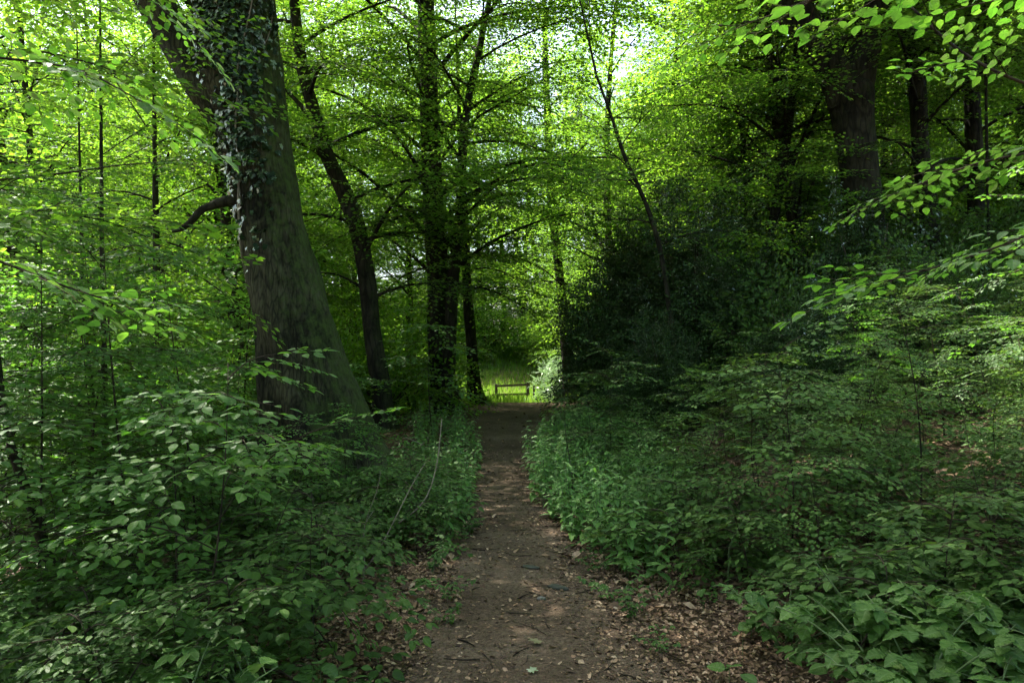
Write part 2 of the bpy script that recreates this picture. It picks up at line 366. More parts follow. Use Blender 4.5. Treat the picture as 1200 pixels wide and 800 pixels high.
# ------------------------------------------------------------------ naming helpers
def tag(o, label, cat, group=None):
    o['label'] = label; o['category'] = cat
    if group: o['group'] = group
    return o
def thing(name, label, cat, loc=(0, 0, 0), rz=0, group=None):
    o = bpy.data.objects.new(name, None); COL.objects.link(o)
    o.location = [float(v) for v in loc]; o.rotation_euler = (0, 0, rz); o.empty_display_size = .2
    return tag(o, label, cat, group)
def kind(o, k): o['kind'] = k; return o
def dup(root, loc, rz, s, label, group=None, tilt=(0, 0)):
    r = root.copy(); COL.objects.link(r); r.location = [float(v) for v in loc]; r.rotation_euler = (tilt[0], tilt[1], rz); r.scale = (s, s, s)
    r['label'] = label
    if group: r['group'] = group
    for ch in KIDS[root.name]:
        c = ch.copy(); COL.objects.link(c); c.parent = r
    return r
KIDS = {}

# ------------------------------------------------------------------ camera
F = 900.0; HZ = 425.0; CZ = 1.6
cam = bpy.data.cameras.new('camera'); cam.lens = 27; cam.sensor_width = 36; cam.clip_end = 2000; cam.clip_start = .05
co = bpy.data.objects.new('camera', cam); COL.objects.link(co)
co.location = (0, 0, CZ); co.rotation_euler = (PI / 2 + math.atan((HZ - 400) / F), 0, 0); SC.camera = co
def at(px, py, Y): return np.array([(px - 600) / F * Y, Y, CZ + (HZ - py) / F * Y])

# ------------------------------------------------------------------ light
sc_el, sc_rot = math.radians(61), math.radians(-48)
w = bpy.data.worlds.new('World'); SC.world = w; w.use_nodes = True; nt = w.node_tree
sky = nt.nodes.new('ShaderNodeTexSky'); sky.sky_type = 'NISHITA'; sky.sun_disc = False
sky.sun_elevation = sc_el; sky.sun_rotation = sc_rot; sky.air_density = 1.0; sky.dust_density = 4.0
bg = nt.nodes['Background']; bg.inputs['Strength'].default_value = .135; nt.links.new(sky.outputs[0], bg.inputs[0])
sd = Vector((math.sin(sc_rot) * math.cos(sc_el), math.cos(sc_rot) * math.cos(sc_el), math.sin(sc_el)))
sl = bpy.data.lights.new('sun', 'SUN'); sl.energy = 5.0; sl.angle = math.radians(.5); sl.color = (1, .95, .86)
so = bpy.data.objects.new('sun', sl); COL.objects.link(so); so.rotation_euler = sd.to_track_quat('Z', 'Y').to_euler(); so.location = (-20, 20, 40)
SC.view_settings.view_transform = 'Standard'; SC.view_settings.look = 'None'; SC.view_settings.gamma = 1
SC.view_settings.use_curve_mapping = False; SC.view_settings.exposure = 2.5
SC.render.engine = 'CYCLES'; cy = SC.cycles
cy.max_bounces = 8; cy.diffuse_bounces = 5; cy.transmission_bounces = 6; cy.glossy_bounces = 2; cy.caustics_reflective = False; cy.caustics_refractive = False
cy.use_denoising = True; cy.sample_clamp_indirect = 8; cy.use_adaptive_sampling = True; cy.adaptive_threshold = .015

# ------------------------------------------------------------------ ground and path
def grid_axis(a, b, fine, coarse, lim):
    f = np.arange(a, b + 1e-6, fine); o = b + np.cumsum(np.geomspace(fine, coarse, 40)); o = o[o < lim]
    return f, o
gx = np.concatenate([-600 + np.zeros(1), -np.cumsum(np.geomspace(.3, 60, 26))[::-1] - 12, np.arange(-12, 12.01, .16), 12 + np.cumsum(np.geomspace(.3, 60, 26)), [600]])
gy = np.concatenate([[-600], -np.cumsum(np.geomspace(.4, 60, 20))[::-1] - 4, np.arange(-4, 30, .2), 30 + np.cumsum(np.geomspace(.3, 60, 26)), [700]])
XX, YY = np.meshgrid(np.unique(np.clip(gx, -600, 600)), np.unique(np.clip(gy, -600, 700)))
ZZ = H(XX, np.clip(YY, -40, 160)) - .02
ny, nx = XX.shape; i, j = np.meshgrid(np.arange(ny - 1), np.arange(nx - 1), indexing='ij')
Q = np.stack([i * nx + j, i * nx + j + 1, (i + 1) * nx + j + 1, (i + 1) * nx + j], -1).reshape(-1, 4)
V = np.stack([XX, YY, ZZ], -1).reshape(-1, 3)
g = Geo(); g.add(V, np.zeros_like(V), Q.ravel(), np.full(len(Q), 4), np.zeros(len(Q)), np.ones(len(Q)))
kind(g.build('ground', M['ground']), 'structure')

def phw(y):  # half width of trodden earth
    y = np.asarray(y, float); return .54 - .16 * sstep(4, 9, y) + .62 * sstep(12, 19, y)
ys = np.arange(-3, 40, .12); us = np.linspace(-1.5, 1.5, 25)
UU, YP = np.meshgrid(us, ys); XP = pathc(YP) + UU * phw(YP) * (1 + .08 * np.sin(YP * 2.3) * np.sign(UU))
prof = .014 - .06 * np.clip(np.abs(UU) - .95, 0, 1) ** 1.3
ZP = H(XP, YP) + prof + .006 * np.sin(XP * 9 + YP * 4) * np.cos(YP * 7)
ny, nx = XP.shape; i, j = np.meshgrid(np.arange(ny - 1), np.arange(nx - 1), indexing='ij')
Q = np.stack([i * nx + j, i * nx + j + 1, (i + 1) * nx + j + 1, (i + 1) * nx + j], -1).reshape(-1, 4)
V = np.stack([XP, YP, ZP], -1).reshape(-1, 3)
g = Geo(); g.add(V, np.zeros_like(V), Q.ravel(), np.full(len(Q), 4), np.zeros(len(Q)), np.ones(len(Q)))
kind(g.build('path', M['path']), 'structure')

# ------------------------------------------------------------------ leaf litter
def litter(n, x0, x1, y0, y1, s0, s1, keep):
    r = np.random.default_rng(n); x = r.uniform(x0, x1, n); y = y0 + (y1 - y0) * r.random(n) ** 1.4
    k = r.random(n) < keep(x, y, r.random(n)); x = x[k]; y = y[k]; n = len(x)
    a = r.uniform(0, 2 * PI, n); P = np.stack([x, y, H(x, y) + r.uniform(.004, .018, n)], 1)
    D = np.stack([np.cos(a), np.sin(a), r.normal(0, .16, n)], 1); U = np.stack([r.normal(0, .35, n), r.normal(0, .35, n), np.ones(n)], 1)
    S = r.uniform(s0, s1, n); R = frames(D, U); g = Geo(); b = r.random(n) < .5
    g.inst(LEAF['dry'], P[b], R[b], S[b], r.random(b.sum())); g.inst(LEAF['dry2'], P[~b], R[~b], S[~b], r.random((~b).sum())); return g
def keep(x, y, q):
    d = np.abs(x - pathc(y) + .06) / phw(y)
    return np.where(d < .55, .32, np.where(d < .85, .48 + .3 * (x > pathc(y)), 1.0)) * np.where(y > 9, .6, 1)
g = litter(95000, -2.4, 2.8, 2.6, 13, .014, .043, keep)
g.join(litter(9000, -7, 8, 5, 20, .06, .11, lambda x, y, q: np.where(np.abs(x - pathc(y)) < phw(y) * .9, .12, 1.)))
kind(g.build('leaf_litter', M['litter']), 'stuff')
# small twigs and crumbs in the path
g = Geo(); r = np.random.default_rng(3)
for k in range(150):
    y = r.uniform(3, 12); x = pathc(y) + r.normal(0, .75); a = r.uniform(0, PI * 2); l = r.uniform(.05, .22)
    p = np.array([[x, y, 0], [x + l * .5 * math.cos(a + .15), y + l * .5 * math.sin(a + .15), 0], [x + l * math.cos(a), y + l * math.sin(a), 0]])
    p[:, 2] = H(p[:, 0], p[:, 1]) + .022; tube(g, p, np.array([1, .8, .5]) * r.uniform(.002, .006), 5, 0)
kind(g.build('twig_litter', M['twig']), 'stuff')

# ------------------------------------------------------------------ tree generator
def grow(path, rad, cb, nb, R, lod, seed, sides=12, spray_s=1.0, rise=.6, gap=.28, az0=None, zmax=None, rough=.12, thin=1.0, azw=None, flute=None, sub=0):
    """trunk tube along path plus limbs; returns trunk geo and crown geo (local coordinates)"""
    r = np.random.default_rng(seed); tg, cg = Geo(), Geo()
    tube(tg, path, rad, sides, 0, rough, seed=seed, flute=flute)
    z = path[:, 2]; zt = z[-1] if zmax is None else zmax
    P, D, U, S = [], [], [], []
    for k in range(nb):
        t = (k + r.uniform(0, .9)) / nb; zz = cb + (zt - cb) * t
        c = np.array([np.interp(zz, z, path[:, 0]), np.interp(zz, z, path[:, 1]), zz]); r0 = np.interp(zz, z, rad)
        az = (2.399 * k + r.normal(0, .35)) if azw is None else azw[0] + r.normal(0, azw[1])
        pr = (.55 + .45 * math.sin(PI * min(1, t * 1.15 + .12))) * (1 - .45 * t)
        ln = R * pr * r.uniform(.7, 1.15); n = 8; s = np.linspace(0, 1, n); el = rise + .45 * t + r.normal(0, .2)
        hx = s * ln; hz = ln * (math.tan(el) * s * .75 - .42 * s ** 2 * (1 + .3 * r.random()))
        bend = r.normal(0, .25) * s ** 2 * ln * .4
        pts = c + np.stack([np.cos(az) * hx - np.sin(az) * bend, np.sin(az) * hx + np.cos(az) * bend, hz], 1)
        pts += np.stack([np.sin(s * 7 + k), np.cos(s * 8 + k * 2), np.sin(s * 9 + k * 3)], 1) * .018 * ln * s[:, None]
        tube(tg, pts, np.maximum(min(r0 * .4, .011 * ln + .008) * (1 - s * .9), .004), 5, 0, cap=False)
        d = norm(np.gradient(pts, axis=0)); jn = .10 if lod == 'near' else .22
        def along(pp, dd_, n_, u0, sc):
            for q in range(n_):
                u = u0 + (1 - u0) * (q + r.random()) / n_; f = u * (len(pp) - 1); i = min(int(f), len(pp) - 2)
                p = pp[i] + (pp[i + 1] - pp[i]) * (f - i); dd = dd_[i]
                a = (1 if q % 2 else -1) * math.radians(r.uniform(20, 75))
                P.append(p); D.append([dd[0] * math.cos(a) - dd[1] * math.sin(a), dd[0] * math.sin(a) + dd[1] * math.cos(a), r.normal(-.1 if lod != 'near' else -.05, jn * .8)])
                U.append([r.normal(0, jn), r.normal(0, jn), 1]); S.append(sc * r.uniform(.7, 1.25) * (1.1 - .3 * u))
            P.append(pp[-1]); D.append(dd_[-1]); U.append([0, 0, 1]); S.append(sc * .9)
        along(pts, d, max(3, int(ln / gap * thin)), .18, spray_s)
        if sub:
            nsub = max(2, int(ln / sub))
            for q in range(nsub):
                u = .15 + .8 * (q + r.random()) / nsub; f = u * (n - 1); i = min(int(f), n - 2); p = pts[i] + (pts[i + 1] - pts[i]) * (f - i)
                l2 = (.42 * (1 - u) * ln + .45) * r.uniform(.6, 1.2); a = (1 if q % 2 else -1) * math.radians(r.uniform(35, 75)); dd = d[i]
                e = np.array([dd[0] * math.cos(a) - dd[1] * math.sin(a), dd[0] * math.sin(a) + dd[1] * math.cos(a), dd[2] * .5 + r.normal(0, .2)])
                s2 = np.linspace(0, 1, 5)[:, None]; p2 = p + e * l2 * s2 + np.array([0, 0, -.22 * l2]) * s2 ** 2 + np.array([-e[1], e[0], 0]) * np.sin(s2 * 4 + q) * .06 * l2
                tube(tg, p2, np.linspace(.004 + .006 * l2, .003, 5), 4, 0, cap=False)
                along(p2, norm(np.gradient(p2, axis=0)), max(2, int(l2 / gap * thin)), .2, spray_s)
    if P: scatter_sprays(cg, lod, P, D, U, S, r)
    return tg, cg

def straight(Ht, r0, seed, bend=.5, n=16):
    r = np.random.default_rng(seed); s = np.linspace(0, 1, n); a, b = r.uniform(0, 6, 2)
    P = np.stack([bend * np.sin(s * 2.4 + a) - bend * math.sin(a), bend * np.sin(s * 2.1 + b) - bend * math.sin(b), s * Ht - .3], 1)
    return P, r0 * ((1 - s) ** .8 * .95 + .05) * (1 + .5 * np.exp(-s * Ht / .5))

# ------------------------------------------------------------------ trees of the middle distance, modelled on the trunks one sees
def pxpath(ctrl, Y, n=22, depth=None):
    """trunk control points (px, py, width px) at distance Y -> world path and radii; carried on to the ground"""
    C = np.array([list(at(px, py, Y)) + [wd / F * Y / 2] for px, py, wd in ctrl])
    S = smooth_path(C, n); return S[:, :3], S[:, 3]

def hero(name, label, ctrl, Y, top, cb, nb, R, lod, seed, leaf='beech', sub=.45, bark='bark_dark', lean=(0, 0), group='tree trunks standing in the wood', sides=12, flare=.5, **kw):
    P, rad = pxpath(ctrl, Y)
    b = P[0].copy(); gz = float(H(b[0], b[1]))
    base = np.array([b[0], b[1], gz])
    if b[2] > gz + .15:  # carry the trunk down to the ground
        nlow = 5; low = np.linspace(0, 1, nlow)[:, None]; d = (P[0] - P[1]) / max(1e-6, abs(P[0][2] - P[1][2]))
        hgt = b[2] - gz; end = b + d * hgt * .6; end[2] = gz - .25
        L = end + (b - end) * low; P = np.vstack([L[:-1], P]); rad = np.concatenate([np.linspace(rad[0] * 1.12, rad[0], nlow)[:-1], rad]); base = np.array([end[0], end[1], gz])
    t = P[-1]; ext = np.linspace(0, 1, 9)[1:, None]; dz = top - t[2]
    dirn = (P[-1] - P[-3]) / max(.1, P[-1][2] - P[-3][2])
    E = t + np.concatenate([dirn[:2] * .6 + np.array(lean), [1]]) * ext * dz
    P = np.vstack([P, E]); rad = np.concatenate([rad, rad[-1] * (1 - ext[:, 0] * .9)])
    rad = rad * (1 + flare * np.exp(-np.maximum(P[:, 2] - gz, 0) / .35))
    P = P - base
    tg, cg = grow(P, rad, cb - gz, nb, R, lod, seed, sides=sides, sub=sub, **kw)
    o = thing(name, label, 'tree', base, 0, group)
    tg.build('trunk', M[bark], o)
    if cg.n: cg.build('crown', [M[leaf], M['twig']], o)
    return o

hero('beech_tree', 'tallest straight dark trunk left of the path, rising out of the top of the picture', [(522, 470, 30), (516, 400, 27), (512, 320, 25), (506, 220, 24), (502, 110, 22), (498, 0, 20), (496, -60, 19)], 18.5, 21, 3.2, 64, 6.0, 'midf', 101)
hero('beech_tree', 'slim forked dark tree close behind the straight trunk, its boughs spreading to the right', [(524, 452, 17), (528, 380, 15), (531, 320, 14), (539, 250, 13), (541, 200, 11), (546, 130, 9), (560, 60, 8), (574, -10, 6)], 18.0, 17, 3.2, 34, 4.2, 'midf', 102)
hero('beech_tree', 'short leaning dark trunk at the left edge of the path crest', [(560, 474, 20), (556, 450, 15), (552, 400, 13), (547, 340, 11), (545, 270, 9), (540, 190, 7)], 21.0, 12, 4.0, 26, 3.4, 'midf', 103)
hero('beech_tree', 'crooked dark trunk right of the leaning giant, bent to the left', [(446, 450, 22), (436, 390, 21), (430, 330, 20), (418, 265, 20), (402, 222, 19), (382, 180, 17), (366, 130, 15), (350, 70, 14), (342, 0, 12)], 16.0, 18, 2.6, 36, 4.6, 'midf', 104)
hero('beech_tree', 'thin dark trunk seen in the gap just left of the holly thicket', [(664, 400, 14), (658, 340, 11), (652, 290, 10), (648, 250, 10), (644, 180, 9), (640, 80, 8)], 28.0, 18, 5, 30, 4.5, 'midf', 105)
hero('beech_tree', 'massive dark forked tree on the right bank', [(1018, 330, 54), (1013, 260, 47), (1010, 200, 44), (1004, 140, 46), (1001, 105, 53), (998, 92, 28)], 16.0, 7.6, 11, 0, 5, 'midf', 106, rough=.06, sides=18)
hero('beech_tree', 'dark upright trunk between the massive forked tree and the right picture edge', [(1096, 330, 24), (1092, 250, 21), (1083, 180, 19), (1079, 100, 19), (1071, 30, 18), (1074, -40, 16)], 17.0, 19, 2.8, 44, 4.4, 'midf', 107)
hero('beech_tree', 'slim dark trunk left of the massive forked tree', [(938, 330, 20), (934, 270, 18), (926, 200, 17), (914, 140, 15), (908, 90, 14), (900, 20, 12)], 18.0, 17, 2.6, 44, 4.0, 'midf', 108)
hero('beech_tree', 'dark trunk furthest to the right on the bank', [(1150, 330, 20), (1146, 220, 18), (1144, 120, 18), (1140, 20, 16), (1140, -40, 15)], 18.5, 18, 4.4, 28, 4.4, 'midf', 109)
hero('young_tree', 'slender dark tree leaning left over the holly thicket', [(790, 400, 7), (776, 300, 6), (762, 250, 5.5), (748, 215, 5), (734, 185, 4.5), (716, 130, 3.6), (700, 85, 3)], 14.2, 10.5, 3.4, 16, 2.4, 'midf', 110, thin=.6)

# massive forked tree: two upper limbs and its crown
fk = [o for o in COL.objects if o.get('label', '').startswith('massive dark forked')][0]
for ctrl, sd_ in (([(995, 120, 40), (980, 78, 40), (958, 40, 38), (934, 0, 35), (912, -60, 32)], 1), ([(1006, 120, 40), (1014, 70, 36), (1026, 30, 31), (1036, -10, 28), (1046, -70, 26)], 2)):
    P, rad = pxpath(ctrl, 16.0, 10); t = P[-1]; ext = np.linspace(0, 1, 9)[1:, None]
    E = t + np.array([(-.25 if sd_ == 1 else .25), (.1 if sd_ == 1 else -.1), 1]) * ext * 10
    P = np.vstack([P, E]); rad = np.concatenate([rad, rad[-1] * (1 - ext[:, 0] * .9)])
    tg, cg = grow(P - np.array(fk.location), rad, 8.0 - fk.location[2], 26, 6.0, 'far', 120 + sd_, sides=12, spray_s=1.3, sub=.6)
    tg.build('limb', M['bark_dark'], fk); cg.build('crown', [M['beech'], M['twig']], fk)

# ------------------------------------------------------------------ the leaning giant
Yb = 10.0
CT = [(396, 600, 176), (387, 560, 148), (376, 520, 130), (366, 470, 112), (355, 420, 99), (343, 370, 89), (331, 320, 81), (321, 280, 77), (311, 230, 76), (300, 180, 79), (289, 130, 88), (276, 80, 102), (272, 40, 97), (270, 0, 94), (268, -60, 88)]
P, rad = pxpath(CT, Yb, 300)
gz = float(H(P[0][0], Yb)); base = np.array([P[0][0], Yb, gz])
top = P[-1]; ext = np.linspace(0, 1, 10)[1:, None]
E = top + np.array([-.12, .05, 1]) * ext * 11
TP = np.vstack([P, E]) - base; TR = np.concatenate([rad, rad[-1] * (1 - ext[:, 0] * .88)])
TP[0, 2] = -.5
giant = thing('beech_tree', 'huge old beech leaning over the left side of the path with ivy up its trunk', 'tree', base)
def fl(a, l):
    k = np.exp(-l / 1.2); w1 = a * 23 + 1.8 * np.sin(l * .9) + .9 * np.sin(l * 2.7 + a * 2); fur = -.022 * np.abs(np.sin(w1 / 2)) ** 3 * (.6 + .4 * np.sin(l * 3.3 + a * 5)) - .012 * np.abs(np.sin(a * 31 + 2 * np.sin(l * 4.1))) ** 4
    return fur + k * .34 * np.cos(a * 5 + .6 + l * .5) + .04 * np.sin(a * 7 + l * 2.2) * np.exp(-l / 3) + .018 * np.sin(a * 4 + l * 5) + .012 * np.sin(a * 9 - l * 3 + np.sin(l * 4)) + .008 * np.sin(a * 17 + l * 7 + 2 * np.sin(l * 3.1)) + .014 * np.sin(l * 6 + 2 * np.cos(a * 2))
tg, cg = grow(TP, TR, 7.2, 44, 7.2, 'far', 200, sides=170, spray_s=1.3, sub=.6, rough=.03, flute=fl)
tg.build('trunk', M['bark'], giant); cg.build('crown', [M['beech'], M['twig']], giant)
g = Geo(); P2, r2 = pxpath([(288, 170, 40), (262, 122, 60), (238, 92, 54), (214, 56, 48), (192, 22, 44), (172, -10, 42), (120, -110, 38), (60, -210, 30)], Yb - .05, 18); tube(g, P2 - base, r2, 14, 0, .06); g.build('limb', M['bark'], giant)
g = Geo(); P2, r2 = pxpath([(290, 232, 15), (262, 235, 13), (246, 240, 10), (233, 246, 9), (222, 259, 8), (210, 268, 6), (200, 271, 3)], Yb - .2, 14); tube(g, P2 - base, r2, 8, 0, .1)
g.build('dead_branch', M['bark_dark'], giant)
# hollow buttress ridge on the right of the trunk
g = Geo(); P2, r2 = pxpath([(330, 236, 18), (338, 270, 26), (345, 310, 28), (353, 360, 30), (366, 430, 38), (384, 500, 48), (402, 570, 74)], Yb - .12, 18); tube(g, P2 - base, r2, 24, 0, .14)
g.build('buttress', M['bark'], giant)

# ivy climbing the giant
ivy = thing('ivy_plant', 'dark ivy with one pale stem climbing the leaning beech', 'ivy', base + [0, -.5, 0])
off = base + [0, -.5, 0]
tpx = np.array([c[0] for c in CT]); tpy = np.array([c[1] for c in CT]); twd = np.array([c[2] for c in CT])
def on_trunk(px, py, lift=.0):
    o = np.argsort(tpy); c = np.interp(py, tpy[o], tpx[o]); w_ = np.interp(py, tpy[o], twd[o]) / F * Yb / 2
    u = np.clip((px - c) / F * Yb / w_, -.98, .98); p = at(c, py, Yb)
    nrm = np.array([u, -math.sqrt(1 - u * u), 0]); return p + nrm * (w_ * 1.02 + lift), nrm
def vine(ctrl, r0, mat, nm, n=40):
    S = smooth_path(np.array(ctrl, float), n); pts = np.array([on_trunk(a, b, r0 * .6)[0] for a, b in S]); g = Geo()
    tube(g, pts - off, np.linspace(r0, r0 * .6, n), 6, 0, .1); g.build(nm, M[mat], ivy)
vine([(290, 338), (289, 300), (290, 250), (291, 200), (289, 160), (292, 120), (293, 85), (299, 45), (303, 5), (303, -40)], .017, 'pale', 'stem', 60)
vine([(270, 75), (266, 50), (272, 20), (280, -10)], .007, 'pale', 'stem', 20)
vine([(296, 90), (306, 70), (316, 55), (318, 10)], .007, 'pale', 'stem', 20)
vine([(262, 130), (256, 90), (250, 50), (244, 10), (240, -30)], .008, 'twig', 'stem', 24)
vine([(284, 260), (278, 200), (281, 140), (276, 90), (282, 30)], .007, 'twig', 'stem', 30)
vine([(302, 240), (308, 190), (304, 150), (311, 110)], .006, 'twig', 'stem', 22)
r = np.random.default_rng(9); P, D, U, S = [], [], [], []
dens = [(268, 10, 26, 30, 190), (255, 40, 14, 26, 90), (268, 70, 16, 16, 60), (300, 40, 12, 45, 120), (296, 130, 12, 40, 60), (300, 190, 15, 24, 80), (280, 190, 10, 25, 55), (285, 255, 10, 30, 26), (315, 20, 8, 30, 50), (292, 100, 18, 30, 60), (312, 290, 8, 8, 8), (270, 150, 12, 20, 18), (318, 180, 6, 20, 14)]
for cx, cy_, sx_, sy_, n in dens:
    for k in range(int(n * 1.6)):
        p, nr = on_trunk(cx + r.normal(0, sx_), cy_ + r.normal(0, sy_), r.uniform(.008, .03))
        P.append(p - off); D.append([r.normal(0, .5), r.normal(-.3, .3), r.normal(-.6, .5)]); U.append(nr * 1 + np.array([r.normal(0, .35), r.normal(0, .35), .12 + r.normal(0, .25)])); S.append(r.uniform(.045, .095))
g = Geo(); g.inst(LEAF['ivy'], np.array(P), frames(np.array(D), np.array(U)), np.array(S), r.random(len(P))); g.build('leaves', M['ivy'], ivy)

# ------------------------------------------------------------------ generic trees, one mesh set per variant, copied
def variant(nm, label, seed, Ht, r0, cb, nb, R, lod, bark='bark_dark', leaf='beech', bnd=.35, **kw):
    P, rd = straight(Ht, r0, seed, bend=bnd); tg, cg = grow(P, rd, cb, nb, R, lod, seed, sides=10, **kw)
    o = thing(nm, label, 'tree'); a = tg.build('trunk', M[bark], o); b = cg.build('crown', [M[leaf], M['twig']], o)
    KIDS[o.name] = [a, b]; return o
USED = set()
def put(proto, x, y, s, label, group, rz=None, tilt=(0, 0), dz=0):
    rz = float(rng.uniform(0, 2 * PI)) if rz is None else rz
    loc = (x, y, float(H(x, y)) + dz)
    if proto.name not in USED:
        USED.add(proto.name); proto.location = loc; proto.rotation_euler = (tilt[0], tilt[1], rz); proto.scale = (s, s, s); proto['label'] = label; proto['group'] = group; return proto
    return dup(proto, loc, rz, s, label, group, tilt)

T_far = [variant('forest_tree', '', 300 + k, 20 + 2 * k, .22, 1.2, 52, 4.8, 'far', gap=.27, sub=.40, bnd=.9) for k in range(3)]
T_mid = [variant('forest_tree', '', 310 + k, 13 + 2 * k, .15, 1.2, 46, 3.8, 'midf', gap=.32, sub=.42, bnd=.9) for k in range(3)]
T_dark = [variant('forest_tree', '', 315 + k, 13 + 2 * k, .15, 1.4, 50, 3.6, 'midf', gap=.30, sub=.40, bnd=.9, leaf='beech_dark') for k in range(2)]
T_can = [variant('added_canopy_tree', '', 320 + k, 20, .3, 7.5, 40, 6.0, 'far', spray_s=1.3, sub=.6, bnd=.8) for k in range(2)]

G_far = 'sunlit trees closing the view beyond the clearing'
far_spots = []
for k in range(900):
    a = rng.uniform(-44, 44); d = rng.uniform(34, 66); x = d * math.sin(math.radians(a)); y = d * math.cos(math.radians(a))
    if y < 30 or (y < 60 and -.09 < x / y < .09 and y < 60): continue
    tq = (y - 36) / .67; xs = .5 - .74 * tq
    if y < 53 and -1.1 * (y - 34.5) - 5.2 < x < -1.1 * (y - 42) + 5.2: continue
    if all((x - u) ** 2 + (y - v) ** 2 > 3.7 ** 2 for u, v in far_spots): far_spots.append((x, y))
    if len(far_spots) >= 118: break
def side_word(x, y):
    p = 600 + x / y * F
    return ('behind the left bank' if p < 330 else 'behind the straight dark trunk' if p < 560 else 'behind the fence and the path end' if p < 700 else 'behind the holly thicket' if p < 900 else 'behind the right bank')
for k, (x, y) in enumerate(far_spots):
    put(T_far[k % 3], x, y, rng.uniform(.85, 1.2), 'sunlit leafy tree far ' + side_word(x, y), G_far)

for k, (x, y, s_) in enumerate(((-2.4, 64, 1.1), (1.2, 66, 1.15), (4.2, 64, 1.0), (-.6, 72, 1.3), (2.8, 73, 1.3), (-4.5, 70, 1.25))):
    put(T_far[k % 3], x, y, s_, 'sunlit leafy tree on top of the grassy slope behind the fence', 'trees above the grassy slope')
mid_spots = [(-16, 22), (-11.5, 19), (-20, 29), (-13, 26), (-8.5, 24), (-5.6, 27), (-17, 34), (-10, 33), (-6.2, 31), (6.4, 33), (8.2, 27), (5.4, 25.5), (4.4, 34), (-9.5, 34.5), (10.5, 22), (12.5, 28), (16, 25), (18, 32), (14.5, 20.5), (-24, 26), (-10.5, 17.5), (5.4, 18.4), (3.6, 24), (-6.8, 22.8), (-6.2, 18.0), (21, 27), (-14.5, 15.5), (-7.2, 22), (-3.6, 26.5), (-10.2, 28.5), (5.2, 37), (7.2, 23.5), (9.6, 31), (13.6, 31), (16.5, 21), (-18, 19), (-22, 34), (22, 34)]
for k, (x, y) in enumerate(mid_spots):
    put(T_mid[k % 3], x, y, rng.uniform(.85, 1.15), 'leafy middle-sized tree growing ' + side_word(x, y) + ', nearer than the far trees', 'leafy trees of the middle distance')

can_spots = [(-11, 3), (11.5, 3), (14, 8), (12, 15), (-17, 1), (17, -2), (-4, -22), (7, -24)]  # unseen canopy, added to keep the foreground in shade
for k, (x, y) in enumerate(can_spots):
    put(T_can[k % 2], x, y, rng.uniform(.9, 1.15), 'unseen tall canopy tree added outside the picture to shade the foreground', 'unseen canopy trees added for shade')

for k, (x, y) in enumerate([(-5, -4.5), (0, -7.5), (5, -4.5), (-9, -1.5), (9.5, -1.5), (-3, -11), (4, -11)]):  # unseen wall of trees, added to block level light from behind
    put(T_mid[k % 3], x, y, rng.uniform(.8, 1.0), 'unseen leafy tree added behind the camera to block light from there', 'unseen trees added to block light from behind')
# dark dense trees of the right bank
for k, (x, y, s_) in enumerate([(6.2, 21, .9), (9.2, 21.5, .95), (4.3, 21.8, .75), (13.6, 21, .9), (11.8, 24, 1), (7.4, 18.5, .7)]):
    put(T_dark[k % 2], x, y, s_, 'dark dense tree ' + ('beside the slim dark trunk' if x < 8 else 'behind the massive forked tree') + ' on the right bank', 'dark trees of the right bank')

# ------------------------------------------------------------------ fence at the end of the path
fa, fb = at(581, 452, 38), at(618, 447, 37)
za, zb = float(H(fa[0], fa[1])), float(H(fb[0], fb[1]))
fence = thing('rail_fence', 'short wooden two-rail fence at the end of the path', 'fence', (fa[0], fa[1], za))
fo = np.array([fa[0], fa[1], za])
def boxbar(g, a, b, w_, h_, mat=0):
    a = np.array(a, float); b = np.array(b, float); d = norm(b - a); u = np.array([0, 0, 1.]) if abs(d[2]) < .9 else np.array([0, 1., 0])
    s = norm(np.cross(d, u)); u = np.cross(s, d); V = []
    for p in (a, b):
        for q1, q2 in ((-1, -1), (1, -1), (1, 1), (-1, 1)): V.append(p + s * q1 * w_ / 2 + u * q2 * h_ / 2)
    L = [0, 1, 2, 3, 7, 6, 5, 4, 0, 4, 5, 1, 1, 5, 6, 2, 2, 6, 7, 3, 3, 7, 4, 0]
    g.add(V, np.zeros((8, 3)), L, [4] * 6, [mat] * 6, [False] * 6)
for p, z, hh, w_ in ((fa, za, .95, .13), (fb, zb, 1.12, .14), (fb + [.28, -.4, 0], zb, 1.0, .10)):
    g = Geo(); boxbar(g, np.array([p[0], p[1], z - .3]) - fo, np.array([p[0] + .03, p[1], z + hh]) - fo, w_, w_); g.build('post', M['wood'], fence)
for h1, h2, dx in ((.84, 1.0, 0), (.40, .55, -.25)):
    g = Geo(); boxbar(g, np.array([fa[0] + dx, fa[1] - .1, za + h1]) - fo, np.array([fb[0] + .1, fb[1] - .1, zb + h2]) - fo, .05, .11); g.build('rail', M['wood'], fence)

# grass of the sunny clearing
r = np.random.default_rng(21); n = 40000
x = r.uniform(-9, 9, n); y = 24.5 + 37 * r.random(n) ** 1.0; k = np.abs(x - pathc(y)) > .9; x, y = x[k], y[k]; n = len(x)
V = np.array([[-.02, 0, 0], [.02, 0, 0], [.012, .06, .6], [0, .2, 1.]]); blade = (V, np.stack([V[:, 2], V[:, 0], 0 * V[:, 0]], 1), np.array([0, 1, 2, 3]), np.array([4]), np.array([0]), np.array([False]))
a = r.uniform(0, 2 * PI, n); g = Geo()
g.inst(blade, np.stack([x, y, H(x, y) - .02], 1), np.stack([np.stack([np.cos(a), -np.sin(a), 0 * a], -1), np.stack([np.sin(a), np.cos(a), 0 * a], -1), np.stack([0 * a, 0 * a, 1 + 0 * a], -1)], 1), r.uniform(.25, .6, n), r.random(n))
kind(g.build('grass', M['grass']), 'stuff')

